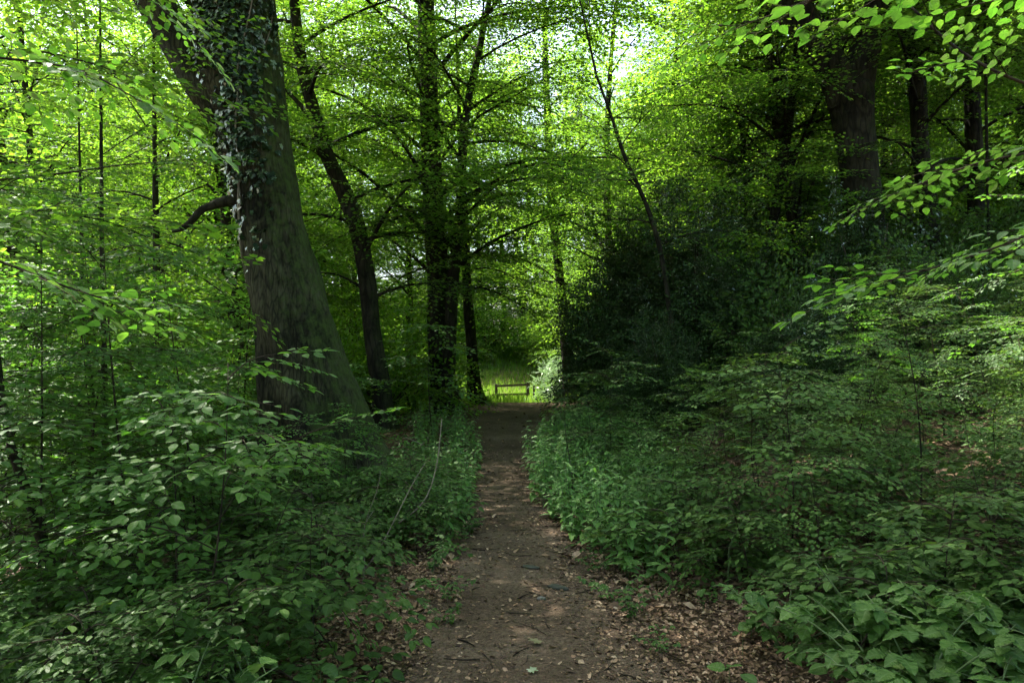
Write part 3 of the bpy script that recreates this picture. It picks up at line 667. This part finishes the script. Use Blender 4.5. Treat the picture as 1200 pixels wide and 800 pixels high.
# ------------------------------------------------------------------ bushes
def bush(nm, label, seed, rx, ry, rz, n, lod, leaf, cat, loc, group=None, out=.7):
    r = np.random.default_rng(seed); cg, sg = Geo(), Geo()
    d = norm(r.normal(0, 1, (n, 3))); d[:, 2] = np.abs(d[:, 2]) * 1.1 - .12
    lump = 1 + .22 * np.sin(d[:, 0] * 5 + seed) * np.cos(d[:, 1] * 4 + seed) + .16 * np.sin(d[:, 2] * 7 + d[:, 0] * 6 + seed * 2)
    q = (r.random(n) ** .38 * lump)[:, None]
    P = d * q * np.array([rx, ry, rz]); P[:, 2] = np.maximum(P[:, 2] + .18 * rz, .08)
    D = d * out + r.normal(0, .5, (n, 3)); U = d * .6 + np.array([0, 0, .7]) + r.normal(0, .3, (n, 3))
    scatter_sprays(cg, lod, P, D, U, r.uniform(.8, 1.3, n), r)
    for k in range(14):
        a = r.uniform(0, 2 * PI); e = r.uniform(.2, .8); t = np.linspace(0, 1, 7)[:, None]
        tip = np.array([math.cos(a) * rx * e, math.sin(a) * ry * e, rz * r.uniform(.7, 1.1)])
        p = tip * t + np.array([math.cos(a) * .1, math.sin(a) * .1, -.15]) * (1 - t); p[:, :2] *= (.3 + .7 * t)
        tube(sg, p, np.linspace(.035, .006, 7), 5, 0)
    o = thing(nm, label, cat, (loc[0], loc[1], float(H(loc[0], loc[1]))), 0, group)
    a = sg.build('stem', M['twig'], o); b = cg.build('foliage', [M[leaf], M['twig']], o); KIDS[o.name] = [a, b]; return o
HG = 'dark holly bushes right of the path'
hb = bush('holly_bush', 'big dark glossy holly bush overhanging the right edge of the path at its crest', 61, 1.5, 1.5, 2.7, 1500, 'holly_mid', 'holly', 'holly bush', (2.6, 16.4), HG)
hb2 = bush('holly_bush', 'tall dark holly behind the bush at the path crest, topped by a slender leaning tree', 62, 1.9, 1.7, 3.6, 1900, 'holly_mid', 'holly', 'holly bush', (3.6, 15.4), HG)
USED.update([hb.name, hb2.name])
put(hb, 7.0, 15.0, 1.0, 'dark holly under the massive forked tree', HG)
put(hb, 3.4, 19.0, 1.2, 'dark holly furthest back beside the path crest', HG)
put(hb, 2.7, 13.6, .55, 'small dark holly at the foot of the big holly bush', HG)
put(hb, 4.6, 12.0, .6, 'low dark holly amid the saplings of the right bank', HG)

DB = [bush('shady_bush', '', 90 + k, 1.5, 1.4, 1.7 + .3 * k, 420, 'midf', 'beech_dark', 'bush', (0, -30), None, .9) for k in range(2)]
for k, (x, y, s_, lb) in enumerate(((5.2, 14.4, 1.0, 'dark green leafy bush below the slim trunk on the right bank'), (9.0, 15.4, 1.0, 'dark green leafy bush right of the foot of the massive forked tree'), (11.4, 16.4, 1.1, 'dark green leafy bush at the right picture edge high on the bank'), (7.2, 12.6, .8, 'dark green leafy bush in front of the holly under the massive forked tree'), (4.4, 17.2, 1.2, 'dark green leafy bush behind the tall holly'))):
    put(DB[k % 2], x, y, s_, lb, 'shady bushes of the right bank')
pb = bush('pale_bush', 'pale greyish green bush at the right end of the path beside the fence', 97, .75, .75, 1.7, 240, 'holly_mid', 'pale_leaf', 'bush', (1.8, 30), None, .8)
# leafy bushes of the middle distance
LB = [bush('leafy_bush', '', 70 + k, 1.9, 1.9, 1.5 + .4 * k, 300 + 40 * k, 'midf', 'beech', 'bush', (0, -30), None, .9) for k in range(3)]
lb_spots = []
for k in range(3000):
    y = rng.uniform(16.5, 46); x = rng.uniform(-.72, .72) * y
    if abs(x - float(pathc(min(y, 27)))) < (2.6 if y < 24 else 2.9 if y < 30 else 1.0): continue
    if y > 27 and abs(x - .3) < 2.5 and y < 40: continue
    if 1 < x < 12 and y < 19: continue
    if -.05 * y - 1.6 < x < .06 * y + 1.9 and y < 60: continue
    if all((x - u) ** 2 + (y - v) ** 2 > 1.9 ** 2 for u, v in lb_spots): lb_spots.append((x, y))
    if len(lb_spots) >= 110: break
for k, (x, y) in enumerate(lb_spots):
    put(LB[k % 3], x, y, rng.uniform(.6, 1.15), 'leafy green bush growing ' + side_word(x, y), 'bushes under the trees')

for x, y, s_ in ((-3.2, 43, .5), (3.6, 42, .5), (4.4, 45, .7), (.8, 53, .6), (-1.6, 55, .8), (2.6, 56, .8), (.4, 59, 1.0), (-3.6, 50, .7)):
    put(LB[int(rng.integers(3))], x, y, s_, 'bright sunlit bush on the grassy slope behind the wooden fence', 'bushes behind the fence')
n_ = 0
while n_ < 64:
    y = rng.uniform(47, 76); x = rng.uniform(-.72, .72) * y; n_ += 1
    put(LB[n_ % 3], x, y, rng.uniform(1.3, 2.1), 'leafy undergrowth bush far ' + side_word(x, y), 'bushes at the back of the wood')

# ------------------------------------------------------------------ saplings and low plants
def sapling(nm, label, cat, seed, Ht, nb, R, lod, leaf, spray_s, cb=.25, stem_r=.012, gap=.22, rise=.36, bend=.12):
    P, rd = straight(Ht, stem_r, seed, bend=bend * Ht / 2, n=12); rd = np.maximum(rd * .8, .0025)
    tg, cg = grow(P, rd, cb * Ht, nb, R, lod, seed, sides=6, spray_s=spray_s, rise=rise, gap=gap, rough=.03)
    o = thing(nm, label, cat); a = tg.build('stem', M['twig'], o); b = cg.build('foliage', [M[leaf], M['twig']], o); KIDS[o.name] = [a, b]; return o
S_tall = [sapling('beech_sapling', '', 'sapling', 400 + k, 3.4 + .4 * k, 17, 1.25, 'near', 'beech_near', 1.0, .22, .02) for k in range(3)]
S_shade = [sapling('beech_sapling', '', 'sapling', 405 + k, 3.2 + .5 * k, 16, 1.25, 'near', 'beech_dark', 1.0, .22, .02) for k in range(2)]  # shaded copies of the tall saplings, shade carried by the darker leaf colour
S_med = [sapling('beech_sapling', '', 'sapling', 410 + k, 1.7 + .25 * k, 11, .85, 'near', 'beech_near', .85, .20, .012, .2) for k in range(4)]
S_low = [sapling('beech_seedling', '', 'sapling', 420 + k, .75 + .12 * k, 9, .5, 'near', 'beech_dark', .7, .12, .008, .17) for k in range(4)]
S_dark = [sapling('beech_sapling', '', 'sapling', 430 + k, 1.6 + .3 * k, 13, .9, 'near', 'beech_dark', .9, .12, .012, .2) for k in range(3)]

def leafy_stem(nm, label, cat, seed, nst, Ht, leafkind, ls, mat, pet=.05, three=False, lean=.5, nl=9):
    """low broad-leaved plant: several arching stems set with leaves"""
    r = np.random.default_rng(seed); sg, lg = Geo(), Geo(); P, D, U, S = [], [], [], []
    for k in range(nst):
        a = r.uniform(0, 2 * PI); h = Ht * r.uniform(.6, 1.1); ln = h * lean * r.uniform(.5, 1.5); s = np.linspace(0, 1, 9)
        p = np.stack([np.cos(a) * ln * s ** 1.5 + .05 * math.cos(a), np.sin(a) * ln * s ** 1.5 + .05 * math.sin(a), h * (s - .28 * lean * s ** 3) - .03], 1)
        tube(sg, p, np.linspace(.006, .0025, 9), 5, 0)
        for q in range(nl):
            u = .22 + .78 * (q + r.random() * .5) / nl; f = u * 8; i = min(int(f), 7); b = p[i] + (p[i + 1] - p[i]) * (f - i)
            az = a + 2.4 * q + r.normal(0, .3); dd = np.array([math.cos(az), math.sin(az), r.uniform(.1, .5)]); e = b + dd * pet * r.uniform(.7, 1.4)
            tube(sg, np.array([b, (b + e) / 2 + [0, 0, .005], e]), [.002, .0018, .0015], 4, 0, cap=False)
            sz = ls * r.uniform(.65, 1.15)
            for da in ((0, 1.0), (1.25, .82), (-1.25, .82)) if three else ((0, 1.0),):
                D.append([math.cos(az + da[0]), math.sin(az + da[0]), r.normal(-.18, .15)]); P.append(e); U.append([r.normal(0, .2), r.normal(0, .2), 1]); S.append(sz * da[1])
    lg.inst(LEAF[leafkind], np.array(P), frames(np.array(D), np.array(U)), np.array(S), r.random(len(P)))
    o = thing(nm, label, cat); a = sg.build('stem', M['stem'], o); b = lg.build('foliage', [M[mat]], o); KIDS[o.name] = [a, b]; return o
B_br = [leafy_stem('bramble_plant', '', 'bramble', 440 + k, 5, .6, 'bramble', .085, 'bramble', .06, True, .9, 8) for k in range(4)]
B_mp = [leafy_stem('broad_leaved_plant', '', 'plant', 450 + k, 5, .55, 'bramble', .115, 'bramble', .08, True, .6, 7) for k in range(3)]

def fern(seed):
    r = np.random.default_rng(seed); sg, lg = Geo(), Geo(); P, D, U, S = [], [], [], []; nf = 8
    for k in range(nf):
        a = k * 2 * PI / nf + r.normal(0, .2); ln = r.uniform(.45, .7); s = np.linspace(0, 1, 12); d = np.array([math.cos(a), math.sin(a), 0]); sd_ = np.array([-d[1], d[0], 0])
        p = d * (ln * (s * .9))[:, None] + np.array([0, 0, 1]) * (ln * (s * .95 - .75 * s ** 2.2))[:, None]; tube(sg, p, np.linspace(.004, .0012, 12), 4, 0, cap=False)
        for u in np.linspace(.16, .99, 26):
            f = u * 11; i = min(int(f), 10); b = p[i] + (p[i + 1] - p[i]) * (f - i); t = norm(p[i + 1] - p[i]); pl = ln * .30 * math.sin(PI * (u * .88 + .1)) ** .8 + .01
            for q in (-1, 1):
                P.append(b); D.append(sd_ * q + t * .35 + [0, 0, -.1]); U.append(np.cross(t, sd_) * [1, 1, 1] + r.normal(0, .1, 3)); S.append(pl * r.uniform(.9, 1.1))
    lg.inst(LEAF['pinna'], np.array(P), frames(np.array(D), np.array(U)), np.array(S), r.random(len(P)))
    o = thing('fern', '', 'fern'); a = sg.build('stem', M['stem'], o); b = lg.build('fronds', [M['bramble']], o); KIDS[o.name] = [a, b]; return o
FN = [fern(470 + k) for k in range(2)]

def lane(x, y, mL=0, mR=0):  # distance outside the cleared lane
    c = pathc(y); wl = .80 - .40 * sstep(4, 9, y) + .75 * sstep(11, 18, y) + mL; wr = 1.10 - .74 * sstep(3.5, 9, y) + .95 * sstep(10.5, 18, y) + mR
    return np.where(x < c, (c - x) - wl, (x - c) - wr)

def scatter(protos, n, xr, yr, dmin, group, labfn, sz=(.85, 1.15), margin=.2, ok=None, tiltk=.08):
    pts = []
    for _ in range(n * 40):
        if len(pts) >= n: break
        y = rng.uniform(*yr); x = rng.uniform(xr[0], xr[1]) * (y if xr[2] else 1)
        if lane(x, y) < margin or (ok and not ok(x, y)): continue
        if any((x - u) ** 2 + (y - v) ** 2 < dmin ** 2 for u, v in pts): continue
        pts.append((x, y)); p = protos[int(rng.integers(len(protos)))]
        put(p, x, y, rng.uniform(*sz), labfn(x, y), group, None, (float(rng.normal(0, tiltk)), float(rng.normal(0, tiltk))))
    return pts
clear_trunk = lambda x, y: not (abs(x + 2.3) < 1.25 and 6.6 < y < 11.2)
left_front = lambda x, y: ('tall leafy beech sapling on the left bank ' + ('in front of' if y < 9 else 'behind') + ' the leaning beech')
scatter(S_tall, 24, (-.72, -.30, True), (5.2, 15), 1.0, 'tall saplings of the left bank', left_front, margin=1.0, ok=lambda x, y: clear_trunk(x, y) and not (-.47 < x / y < -.13 and y < 10))
scatter(S_med, 33, (-.70, -.06, True), (3.9, 14), .62, 'saplings of the left bank', lambda x, y: 'chest-high beech sapling in the thicket left of the path, ' + ('nearer than' if y < 9 else 'beyond') + ' the leaning beech', margin=.55, ok=lambda x, y: clear_trunk(x, y) and not (-.36 < x / y < -.15 and y < 10))
scatter(S_low, 20, (-.72, -.06, True), (3.4, 10), .42, 'seedlings of the left bank', lambda x, y: 'knee-high beech seedling on the ground left of the path', margin=.2)
scatter(S_shade, 10, (.28, .75, True), (5.5, 13), 1.1, 'tall shaded saplings of the right bank', lambda x, y: 'tall dark-leaved sapling in the shade of the right bank', margin=1.2, sz=(.42, .85))
scatter(S_tall, 6, (.30, .75, True), (6.5, 14), 1.1, 'tall saplings of the right bank', lambda x, y: 'tall leafy beech sapling high on the right bank', margin=1.4, sz=(.42, .82))
scatter(S_dark, 36, (.08, .75, True), (4.6, 14), .7, 'saplings of the right bank', lambda x, y: 'shaded beech sapling in the thicket right of the path, ' + ('near the viewer' if y < 8 else 'further up the bank'), margin=.9, sz=(.5, .9))
scatter(S_low, 22, (.06, .75, True), (3.4, 11), .42, 'seedlings of the right bank', lambda x, y: 'knee-high beech seedling on the ground right of the path', margin=.25)
scatter(B_br, 26, (.15, .72, True), (3.0, 9), .5, 'brambles right of the path', lambda x, y: 'low bramble with toothed leaves in threes right of the path', margin=.3)
scatter(B_br, 18, (-.7, -.1, True), (3.2, 9), .55, 'brambles left of the path', lambda x, y: 'low bramble with toothed leaves in threes left of the path', margin=.3)
for px, Y, s_, lb in ((45, 5.0, .78, 'loose tall beech sapling at the left picture edge, nearest of the tall ones'), (165, 5.7, .74, 'loose tall beech sapling beside the dark pole at the left'), (238, 6.3, .72, 'loose tall beech sapling just left of the leaning beech'), (110, 7.2, .9, 'loose tall beech sapling behind the dark pole at the left')):
    put(S_tall[int(rng.integers(3))], (px - 600) / F * Y, Y, s_, lb, 'tall saplings of the left bank')
for px, Y, s_ in ((300, 7.0, .75), (335, 7.7, .7), (372, 7.3, .5), (405, 8.3, .6), (438, 8.7, .5)):
    put(S_med[int(rng.integers(4))], (px - 600) / F * Y, Y, s_, 'waist-high beech sapling half hiding the foot of the leaning beech', 'saplings before the leaning beech')
scatter(S_low, 9, (-.36, -.15, True), (5.5, 9), .5, 'seedlings before the leaning beech', lambda x, y: 'knee-high beech seedling just before the foot of the leaning beech', margin=.2, sz=(.8, 1.3))
scatter(B_mp, 12, (.30, .66, True), (2.9, 4.4), .36, 'broad-leaved plants in the bottom right corner', lambda x, y: 'low plant with broad toothed leaves in the bottom right corner', margin=.6)
scatter(B_mp, 7, (-.68, -.42, True), (3.0, 4.4), .45, 'broad-leaved plants in the bottom left corner', lambda x, y: 'low plant with broad toothed leaves in the bottom left corner', margin=.6)

for (px, Y, s_, lb) in ((130, 4.3, .8, 'fern near the bottom left corner under the saplings'), (345, 5.4, .75, 'fern arching low between the saplings left of the path'), (250, 6.2, .8, 'fern half hidden in the thicket before the leaning beech'), (905, 5.6, .75, 'fern on the dark bank right of the path'), (1080, 5.2, .8, 'fern near the right picture edge'), (800, 7.4, .8, 'fern behind the nettles right of the path'), (470, 9.6, .6, 'fern at the foot of the leaning beech beside the path')):
    x = (px - 600) / F * Y; put(FN[int(rng.integers(2))], x, Y, s_, lb, 'ferns in the undergrowth')
for k, (px, Y, s_, lb) in enumerate(((520, 4.7, .33, 'small green plant on the leaf litter left of the path, nearest the viewer'), (528, 5.2, .36, 'small green plant on the leaf litter left of the path, second nearest'), (505, 5.9, .4, 'small green plant at the left path edge below the saplings'), (718, 5.2, .45, 'fresh green clump on the litter right of the path'), (738, 4.9, .4, 'small green clump just right of the fresh clump on the litter'), (770, 4.3, .3, 'tiny green plant on the litter at the bottom right of the path'), (545, 7.2, .4, 'small green plant at the left path edge below the nettles'), (700, 5.9, .42, 'small green clump before the nettles right of the path'))):
    x = (px - 600) / F * Y; put(B_br[k % 4], x, Y, s_, lb, 'small plants on the leaf litter')

# nettle beds along the path: a mass of upright stems with opposite leaves
def nettle_plant(seed):
    r = np.random.default_rng(seed); g = Geo(); h = .7; s = np.linspace(0, 1, 7)
    p = np.stack([.05 * np.sin(s * 2 + seed), .05 * np.sin(s * 2.5 + seed * 2), h * s], 1); tube(g, p, np.linspace(.005, .002, 7), 4, 1)
    P, D, U, S = [], [], [], []
    for k in range(8):
        u = .2 + .8 * k / 7; b = np.array([np.interp(u, s, p[:, i]) for i in range(3)])
        for sg in (0, PI):
            a = sg + k * PI / 2 + r.normal(0, .25); P.append(b); D.append([math.cos(a), math.sin(a), r.uniform(-.35, .25)]); U.append([0, 0, 1]); S.append(.16 * (1 - .55 * u) * r.uniform(.85, 1.2))
    g.inst(LEAF['nettle'], np.array(P), frames(np.array(D), np.array(U)), np.array(S), r.random(len(P))); return g.arr()
NP = [nettle_plant(500 + k) for k in range(5)]
def bed(name, pts, seed, s0, s1):
    r = np.random.default_rng(seed); g = Geo(); pts = np.array(pts)
    for k in range(5):
        q = pts[k::5]; n = len(q); a = r.uniform(0, 2 * PI, n); t = r.normal(0, .13, (n, 2))
        R = np.einsum('nij,njk->nik', np.stack([np.stack([np.ones(n), 0 * a, t[:, 0]], -1), np.stack([0 * a, np.ones(n), t[:, 1]], -1), np.stack([-t[:, 0], -t[:, 1], np.ones(n)], -1)], 1),
                      np.stack([np.stack([np.cos(a), -np.sin(a), 0 * a], -1), np.stack([np.sin(a), np.cos(a), 0 * a], -1), np.stack([0 * a, 0 * a, 1 + 0 * a], -1)], 1))
        g.inst(NP[k], np.stack([q[:, 0], q[:, 1], H(q[:, 0], q[:, 1]) - .02], 1), R, r.uniform(s0, s1, n), r.random(n))
    return kind(g.build(name, [M['nettle'], M['stem']]), 'stuff')
r = np.random.default_rng(77); pts = []
while len(pts) < 760:
    y = r.uniform(5.6, 15.5); x = pathc(y) + r.uniform(.3, 3.0); d = float(lane(x, y))
    lim = 1.5 * sstep(5.6, 9, y) + .25 - .5 * sstep(13, 16.5, y)
    if -.05 < d < lim: pts.append((x, y))
bed('nettles', pts, 1, .5, .92)
pts = []
while len(pts) < 260:
    y = r.uniform(6.5, 15.5); x = pathc(y) - r.uniform(.3, 2.4); d = float(lane(x, y))
    if 0 < d < .9 * sstep(6.5, 9, y) + .15: pts.append((x, y))
bed('nettles', pts, 2, .4, .85)

# low ground cover of small seedlings and ivy on both banks
r = np.random.default_rng(31); n = 2600
y = 2.8 + 15 * r.random(n) ** 1.2; x = r.uniform(-.75, .75, n) * (y + 1); dl = lane(x, y); k = (dl > -.12) & (r.random(n) < np.clip(.35 + dl, .12, 1)); x, y = x[k], y[k]; n = len(x)
g = Geo(); m = 5; hh = r.uniform(.04, .2, n)
X = np.repeat(x, m); Yv = np.repeat(y, m); a = r.uniform(0, 2 * PI, n * m); Z = np.repeat(H(x, y) + hh, m) + r.normal(0, .02, n * m)
b = np.repeat(r.random(n) < .5, m)
Pp = np.stack([X + np.cos(a) * .02, Yv + np.sin(a) * .02, Z], 1); R = frames(np.stack([np.cos(a), np.sin(a), r.normal(-.05, .2, n * m)], 1), np.stack([r.normal(0, .25, n * m), r.normal(0, .25, n * m), np.ones(n * m)], 1))
S = r.uniform(.04, .10, n * m); q = r.random(n * m)
g.inst(LEAF['bramble'], Pp[b], R[b], S[b], q[b]); g.inst(LEAF['beech_near'], Pp[~b], R[~b], S[~b], q[~b])
st = Geo()
for k in range(n):
    if y[k] < 9: tube(g, np.array([[x[k], y[k], H(x[k], y[k]) - .02], [x[k] + .004, y[k], H(x[k], y[k]) + hh[k]]]), [.002, .0015], 3, 1, cap=False)
kind(g.build('ground_cover', [M['bramble'], M['stem']]), 'stuff')

# ------------------------------------------------------------------ near hanging beech boughs (top right and top left)
def bough(nm, label, ctrl, sprays, lod, leaf, seed, r0=.012, gap=.13, ss=1.0, ut=.0):
    """ctrl: world points of the bough; sprays hang along it"""
    r = np.random.default_rng(seed); P = smooth_path(np.array(ctrl), 22); o0 = P[0]; tg, cg = Geo(), Geo()
    tube(tg, P - o0, np.linspace(r0, .003, 22), 7, 0, .06); d = norm(np.gradient(P, axis=0)); A, D, U, S = [], [], [], []
    for q in range(sprays):
        f = (2 + 19 * (q + r.random()) / sprays); i = min(int(f), 20); p = P[i] + (P[i + 1] - P[i]) * (f - i); sg = 1 if q % 2 else -1; a = sg * math.radians(r.uniform(25, 65)); dd = d[i]
        A.append(p - o0); D.append([dd[0] * math.cos(a) - dd[1] * math.sin(a), dd[0] * math.sin(a) + dd[1] * math.cos(a), dd[2] * .4 + r.normal(-.05, .12)]); U.append([r.normal(0, .25), ut + r.normal(0, .25), 1]); S.append(ss * r.uniform(.7, 1.15))
    A.append(P[-1] - o0); D.append(d[-1]); U.append([0, 0, 1]); S.append(ss)
    scatter_sprays(cg, lod, A, D, U, S, r)
    o = thing(nm, label, 'branch', o0); tg.build('branch', M['twig'], o); cg.build('foliage', [M[leaf], M['twig']], o); return o
W = lambda px, py, Y: at(px, py, Y)
bough('beech_branch', 'bright beech bough reaching in across the top right corner', [W(1480, 10, 1.5), W(1290, -12, 1.5), W(1180, -24, 1.5), W(1100, -34, 1.5), W(1000, -20, 1.55), W(915, 10, 1.6)], 5, 'near', 'beech_near', 601, ut=.5, r0=.004, ss=.47)
bough('beech_branch', 'beech bough below the bright one in the top right corner', [W(1430, 140, 1.9), W(1300, 120, 1.9), W(1200, 92, 1.9), W(1130, 55, 1.95), W(1070, 0, 2.0)], 4, 'near', 'beech_near', 602, ut=.4, r0=.005, ss=.48)
bough('beech_branch', 'beech bough drooping in front of the massive forked tree from the right edge', [W(1440, 150, 2.6), W(1320, 170, 2.6), W(1230, 175, 2.6), W(1150, 190, 2.7), W(1080, 215, 2.8)], 7, 'near', 'beech_near', 607, ut=.3, r0=.006, ss=.6)
bough('beech_branch', 'drooping beech bough at the right picture edge halfway down the bank', [W(1440, 150, 3.6), W(1320, 220, 3.6), W(1230, 265, 3.7), W(1140, 300, 3.8), W(1040, 330, 3.9)], 8, 'near', 'beech_near', 603, ut=.2, r0=.009, ss=.95)
bough('beech_branch', 'dark beech bough hanging in from the top left corner', [W(-260, 40, 2.6), W(-120, 60, 2.6), W(0, 65, 2.6), W(90, 80, 2.6), W(150, 110, 2.6)], 6, 'near', 'beech_near', 604, ut=.5, r0=.006, ss=.7)
bough('beech_branch', 'bare-looking dark bough crossing the left edge in front of the bright leaves', [W(-200, 230, 6), W(-60, 215, 6), W(60, 203, 6), W(140, 192, 6.2), W(215, 186, 6.4)], 6, 'near', 'beech_near', 605, ss=.9)
bough('beech_branch', 'short leafy bough dangling from the top edge in front of the leaning beech', [W(130, -130, 2.6), W(150, -60, 2.6), W(170, -10, 2.6), W(195, 15, 2.6)], 3, 'near', 'beech_near', 606, ut=.6, r0=.005, ss=.5)
bough('beech_branch', 'beech bough with big dim leaves low at the left picture edge', [W(-300, 230, 2.8), W(-150, 260, 2.8), W(-20, 300, 2.8), W(60, 330, 2.9), W(120, 350, 3.0)], 7, 'near', 'beech_near', 608, r0=.007, ss=.8)

# ------------------------------------------------------------------ slender poles and bare stems in the thicket
hero('young_tree', 'straight dark pole of a young tree in the thicket at the left', [(126, 645, 9), (126, 560, 7.5), (124, 470, 6.5), (121, 380, 6), (118, 300, 5)], 8.6, 7.5, 2.4, 12, 1.8, 'midf', 701, thin=.6, sides=8, flare=.3)
hero('young_tree', 'thinner dark pole standing just left of the straight young tree', [(112, 640, 6), (113, 560, 5.5), (111, 480, 5), (100, 390, 4.5), (95, 320, 4)], 9.0, 6.5, 2.2, 10, 1.6, 'midf', 702, thin=.6, sides=8, flare=.3)
hero('young_tree', 'dark slanting pole low at the left picture edge', [(86, 715, 13), (66, 665, 12), (40, 590, 11), (18, 530, 9), (4, 470, 8)], 5.6, 5.5, 2.3, 8, 1.5, 'midf', 703, thin=.6, sides=8, flare=.2)
hero('young_tree', 'grey pole seen between the slanting pole and the leaning beech', [(190, 560, 13), (188, 510, 12), (186, 450, 11), (184, 400, 10)], 14, 9, 3.0, 16, 2.2, 'midf', 704, thin=.7, sides=8, flare=.3)
def barestem(label, ctrl, Y, r0, mat, name='bare_stem'):
    S = smooth_path(np.array([list(at(a, b, Y)) for a, b in ctrl]), 14); S[0, 2] = min(S[0, 2], float(H(S[0, 0], S[0, 1])) - .02); g = Geo(); b0 = S[0].copy()
    tube(g, S - b0, np.linspace(r0, r0 * .4, 14), 6, 0, .1); o = g.build(name, M[mat]); o.location = b0; tag(o, label, 'stem', 'bare stems in the undergrowth')
barestem('pale bare stem arching up beside the foot of the leaning beech', [(425, 640), (470, 610), (498, 585), (512, 545), (518, 490)], 6.6, .009, 'pale')
barestem('second pale bare twig curving behind the arching stem by the leaning beech', [(400, 690), (440, 650), (482, 570), (500, 540)], 6.2, .006, 'pale')
barestem('green flower stalk standing out of the leaves at the bottom right', [(1010, 740), (985, 700), (965, 672), (952, 655)], 3.9, .006, 'stem')
barestem('long green stem bending left over the dark ground at the right', [(1085, 690), (1078, 640), (1062, 608), (1036, 586)], 4.4, .005, 'stem')
barestem('thin pale stem rising from the dark leaves right of the path', [(850, 645), (862, 620), (880, 600), (898, 590)], 5.4, .005, 'stem')

r = np.random.default_rng(88); nb_ = 0
while nb_ < 26:
    y = r.uniform(3.6, 9); x = r.uniform(-.66, .68) * y
    if float(lane(x, y)) < .3: continue
    nb_ += 1; hgt = r.uniform(.5, 1.7); a = r.uniform(0, 2 * PI); le = r.uniform(.1, .7); s_ = np.linspace(0, 1, 12); g = Geo()
    p = np.stack([math.cos(a) * le * s_ ** 1.6 + .02 * np.sin(s_ * 9), math.sin(a) * le * s_ ** 1.6, hgt * (s_ - .25 * le * s_ ** 3) - .03], 1); r0 = r.uniform(.003, .007)
    tube(g, p, np.linspace(r0, r0 * .35, 12), 5, 0)
    for q in range(3):
        i = int(r.integers(4, 10)); b = r.uniform(0, 2 * PI); l = r.uniform(.12, .4); t = np.linspace(0, 1, 5)[:, None]
        tube(g, p[i] + np.array([math.cos(b), math.sin(b), .6]) * l * t + np.array([0, 0, -.2 * l]) * t ** 2, np.linspace(r0 * .6, r0 * .2, 5), 4, 0, cap=False)
    o = g.build('dead_stem', M['twig' if nb_ % 4 else 'pale']); o.location = (x, y, float(H(x, y))); tag(o, 'thin dead stem with bare twigs in the thicket ' + ('left' if x < 0 else 'right') + ' of the path', 'stem', 'dead stems in the undergrowth')

# ------------------------------------------------------------------ small things lying on the path
r = np.random.default_rng(5)
def on_path(px, Y): x = (px - 600) / F * Y; return np.array([x, Y, float(H(x, Y)) + .02])
def stone(label, px, Y, l, w_, h_, rz, seed, mat='stone', nm='stone'):
    rr = np.random.default_rng(seed); th, ph = np.meshgrid(np.linspace(0, 2 * PI, 17)[:-1], np.linspace(.05, PI - .05, 9), indexing='ij')
    q = 1 + .12 * np.sin(th * 2 + seed) * np.sin(ph * 3) + .08 * np.sin(th * 5 + ph * 4 + seed)
    V = np.stack([np.cos(th) * np.sin(ph) * l * q, np.sin(th) * np.sin(ph) * w_ * q, np.cos(ph) * h_ * q], -1).reshape(-1, 3)
    i, j = np.meshgrid(np.arange(16), np.arange(8), indexing='ij'); i2 = (i + 1) % 16
    Q = np.stack([i * 9 + j, i * 9 + j + 1, i2 * 9 + j + 1, i2 * 9 + j], -1).reshape(-1, 4); g = Geo()
    g.add(V, 0 * V, Q.ravel(), np.full(len(Q), 4), np.zeros(len(Q)), np.ones(len(Q))); o = g.build(nm, M[mat]); p = on_path(px, Y); o.location = [float(v) for v in p]; o.rotation_euler = (0, 0, rz); tag(o, label, nm); return o
stone('long mossy stone half sunk in the dead leaves right of the path centre', 654, 5.45, .085, .03, .022, -.6, 3, 'mossy')
stone('flat dark stone just above the long mossy one on the path', 622, 6.0, .08, .035, .012, -.5, 8, 'mossy')
stone('small dark round stone beside the long mossy one', 634, 5.2, .03, .025, .015, .2, 11)
def fallen(label, px, Y, sz, rz, mat):
    g = Geo(); A = LEAF['maple']; g.add(A[0] * sz, A[1] + [0, 0, .6], *A[2:]); o = g.build('fallen_leaf', M[mat]); o.location = [float(v) for v in on_path(px, Y) + [0, 0, .012]]; o.rotation_euler = (.1, -.12, rz); tag(o, label, 'leaf')
fallen('fresh green leaf lying on the path at the bottom of the picture', 620, 3.95, .06, .8, 'bramble')
fallen('dull olive lobed leaf lying on the path above the fresh green one', 632, 4.35, .085, 2.4, 'dull')
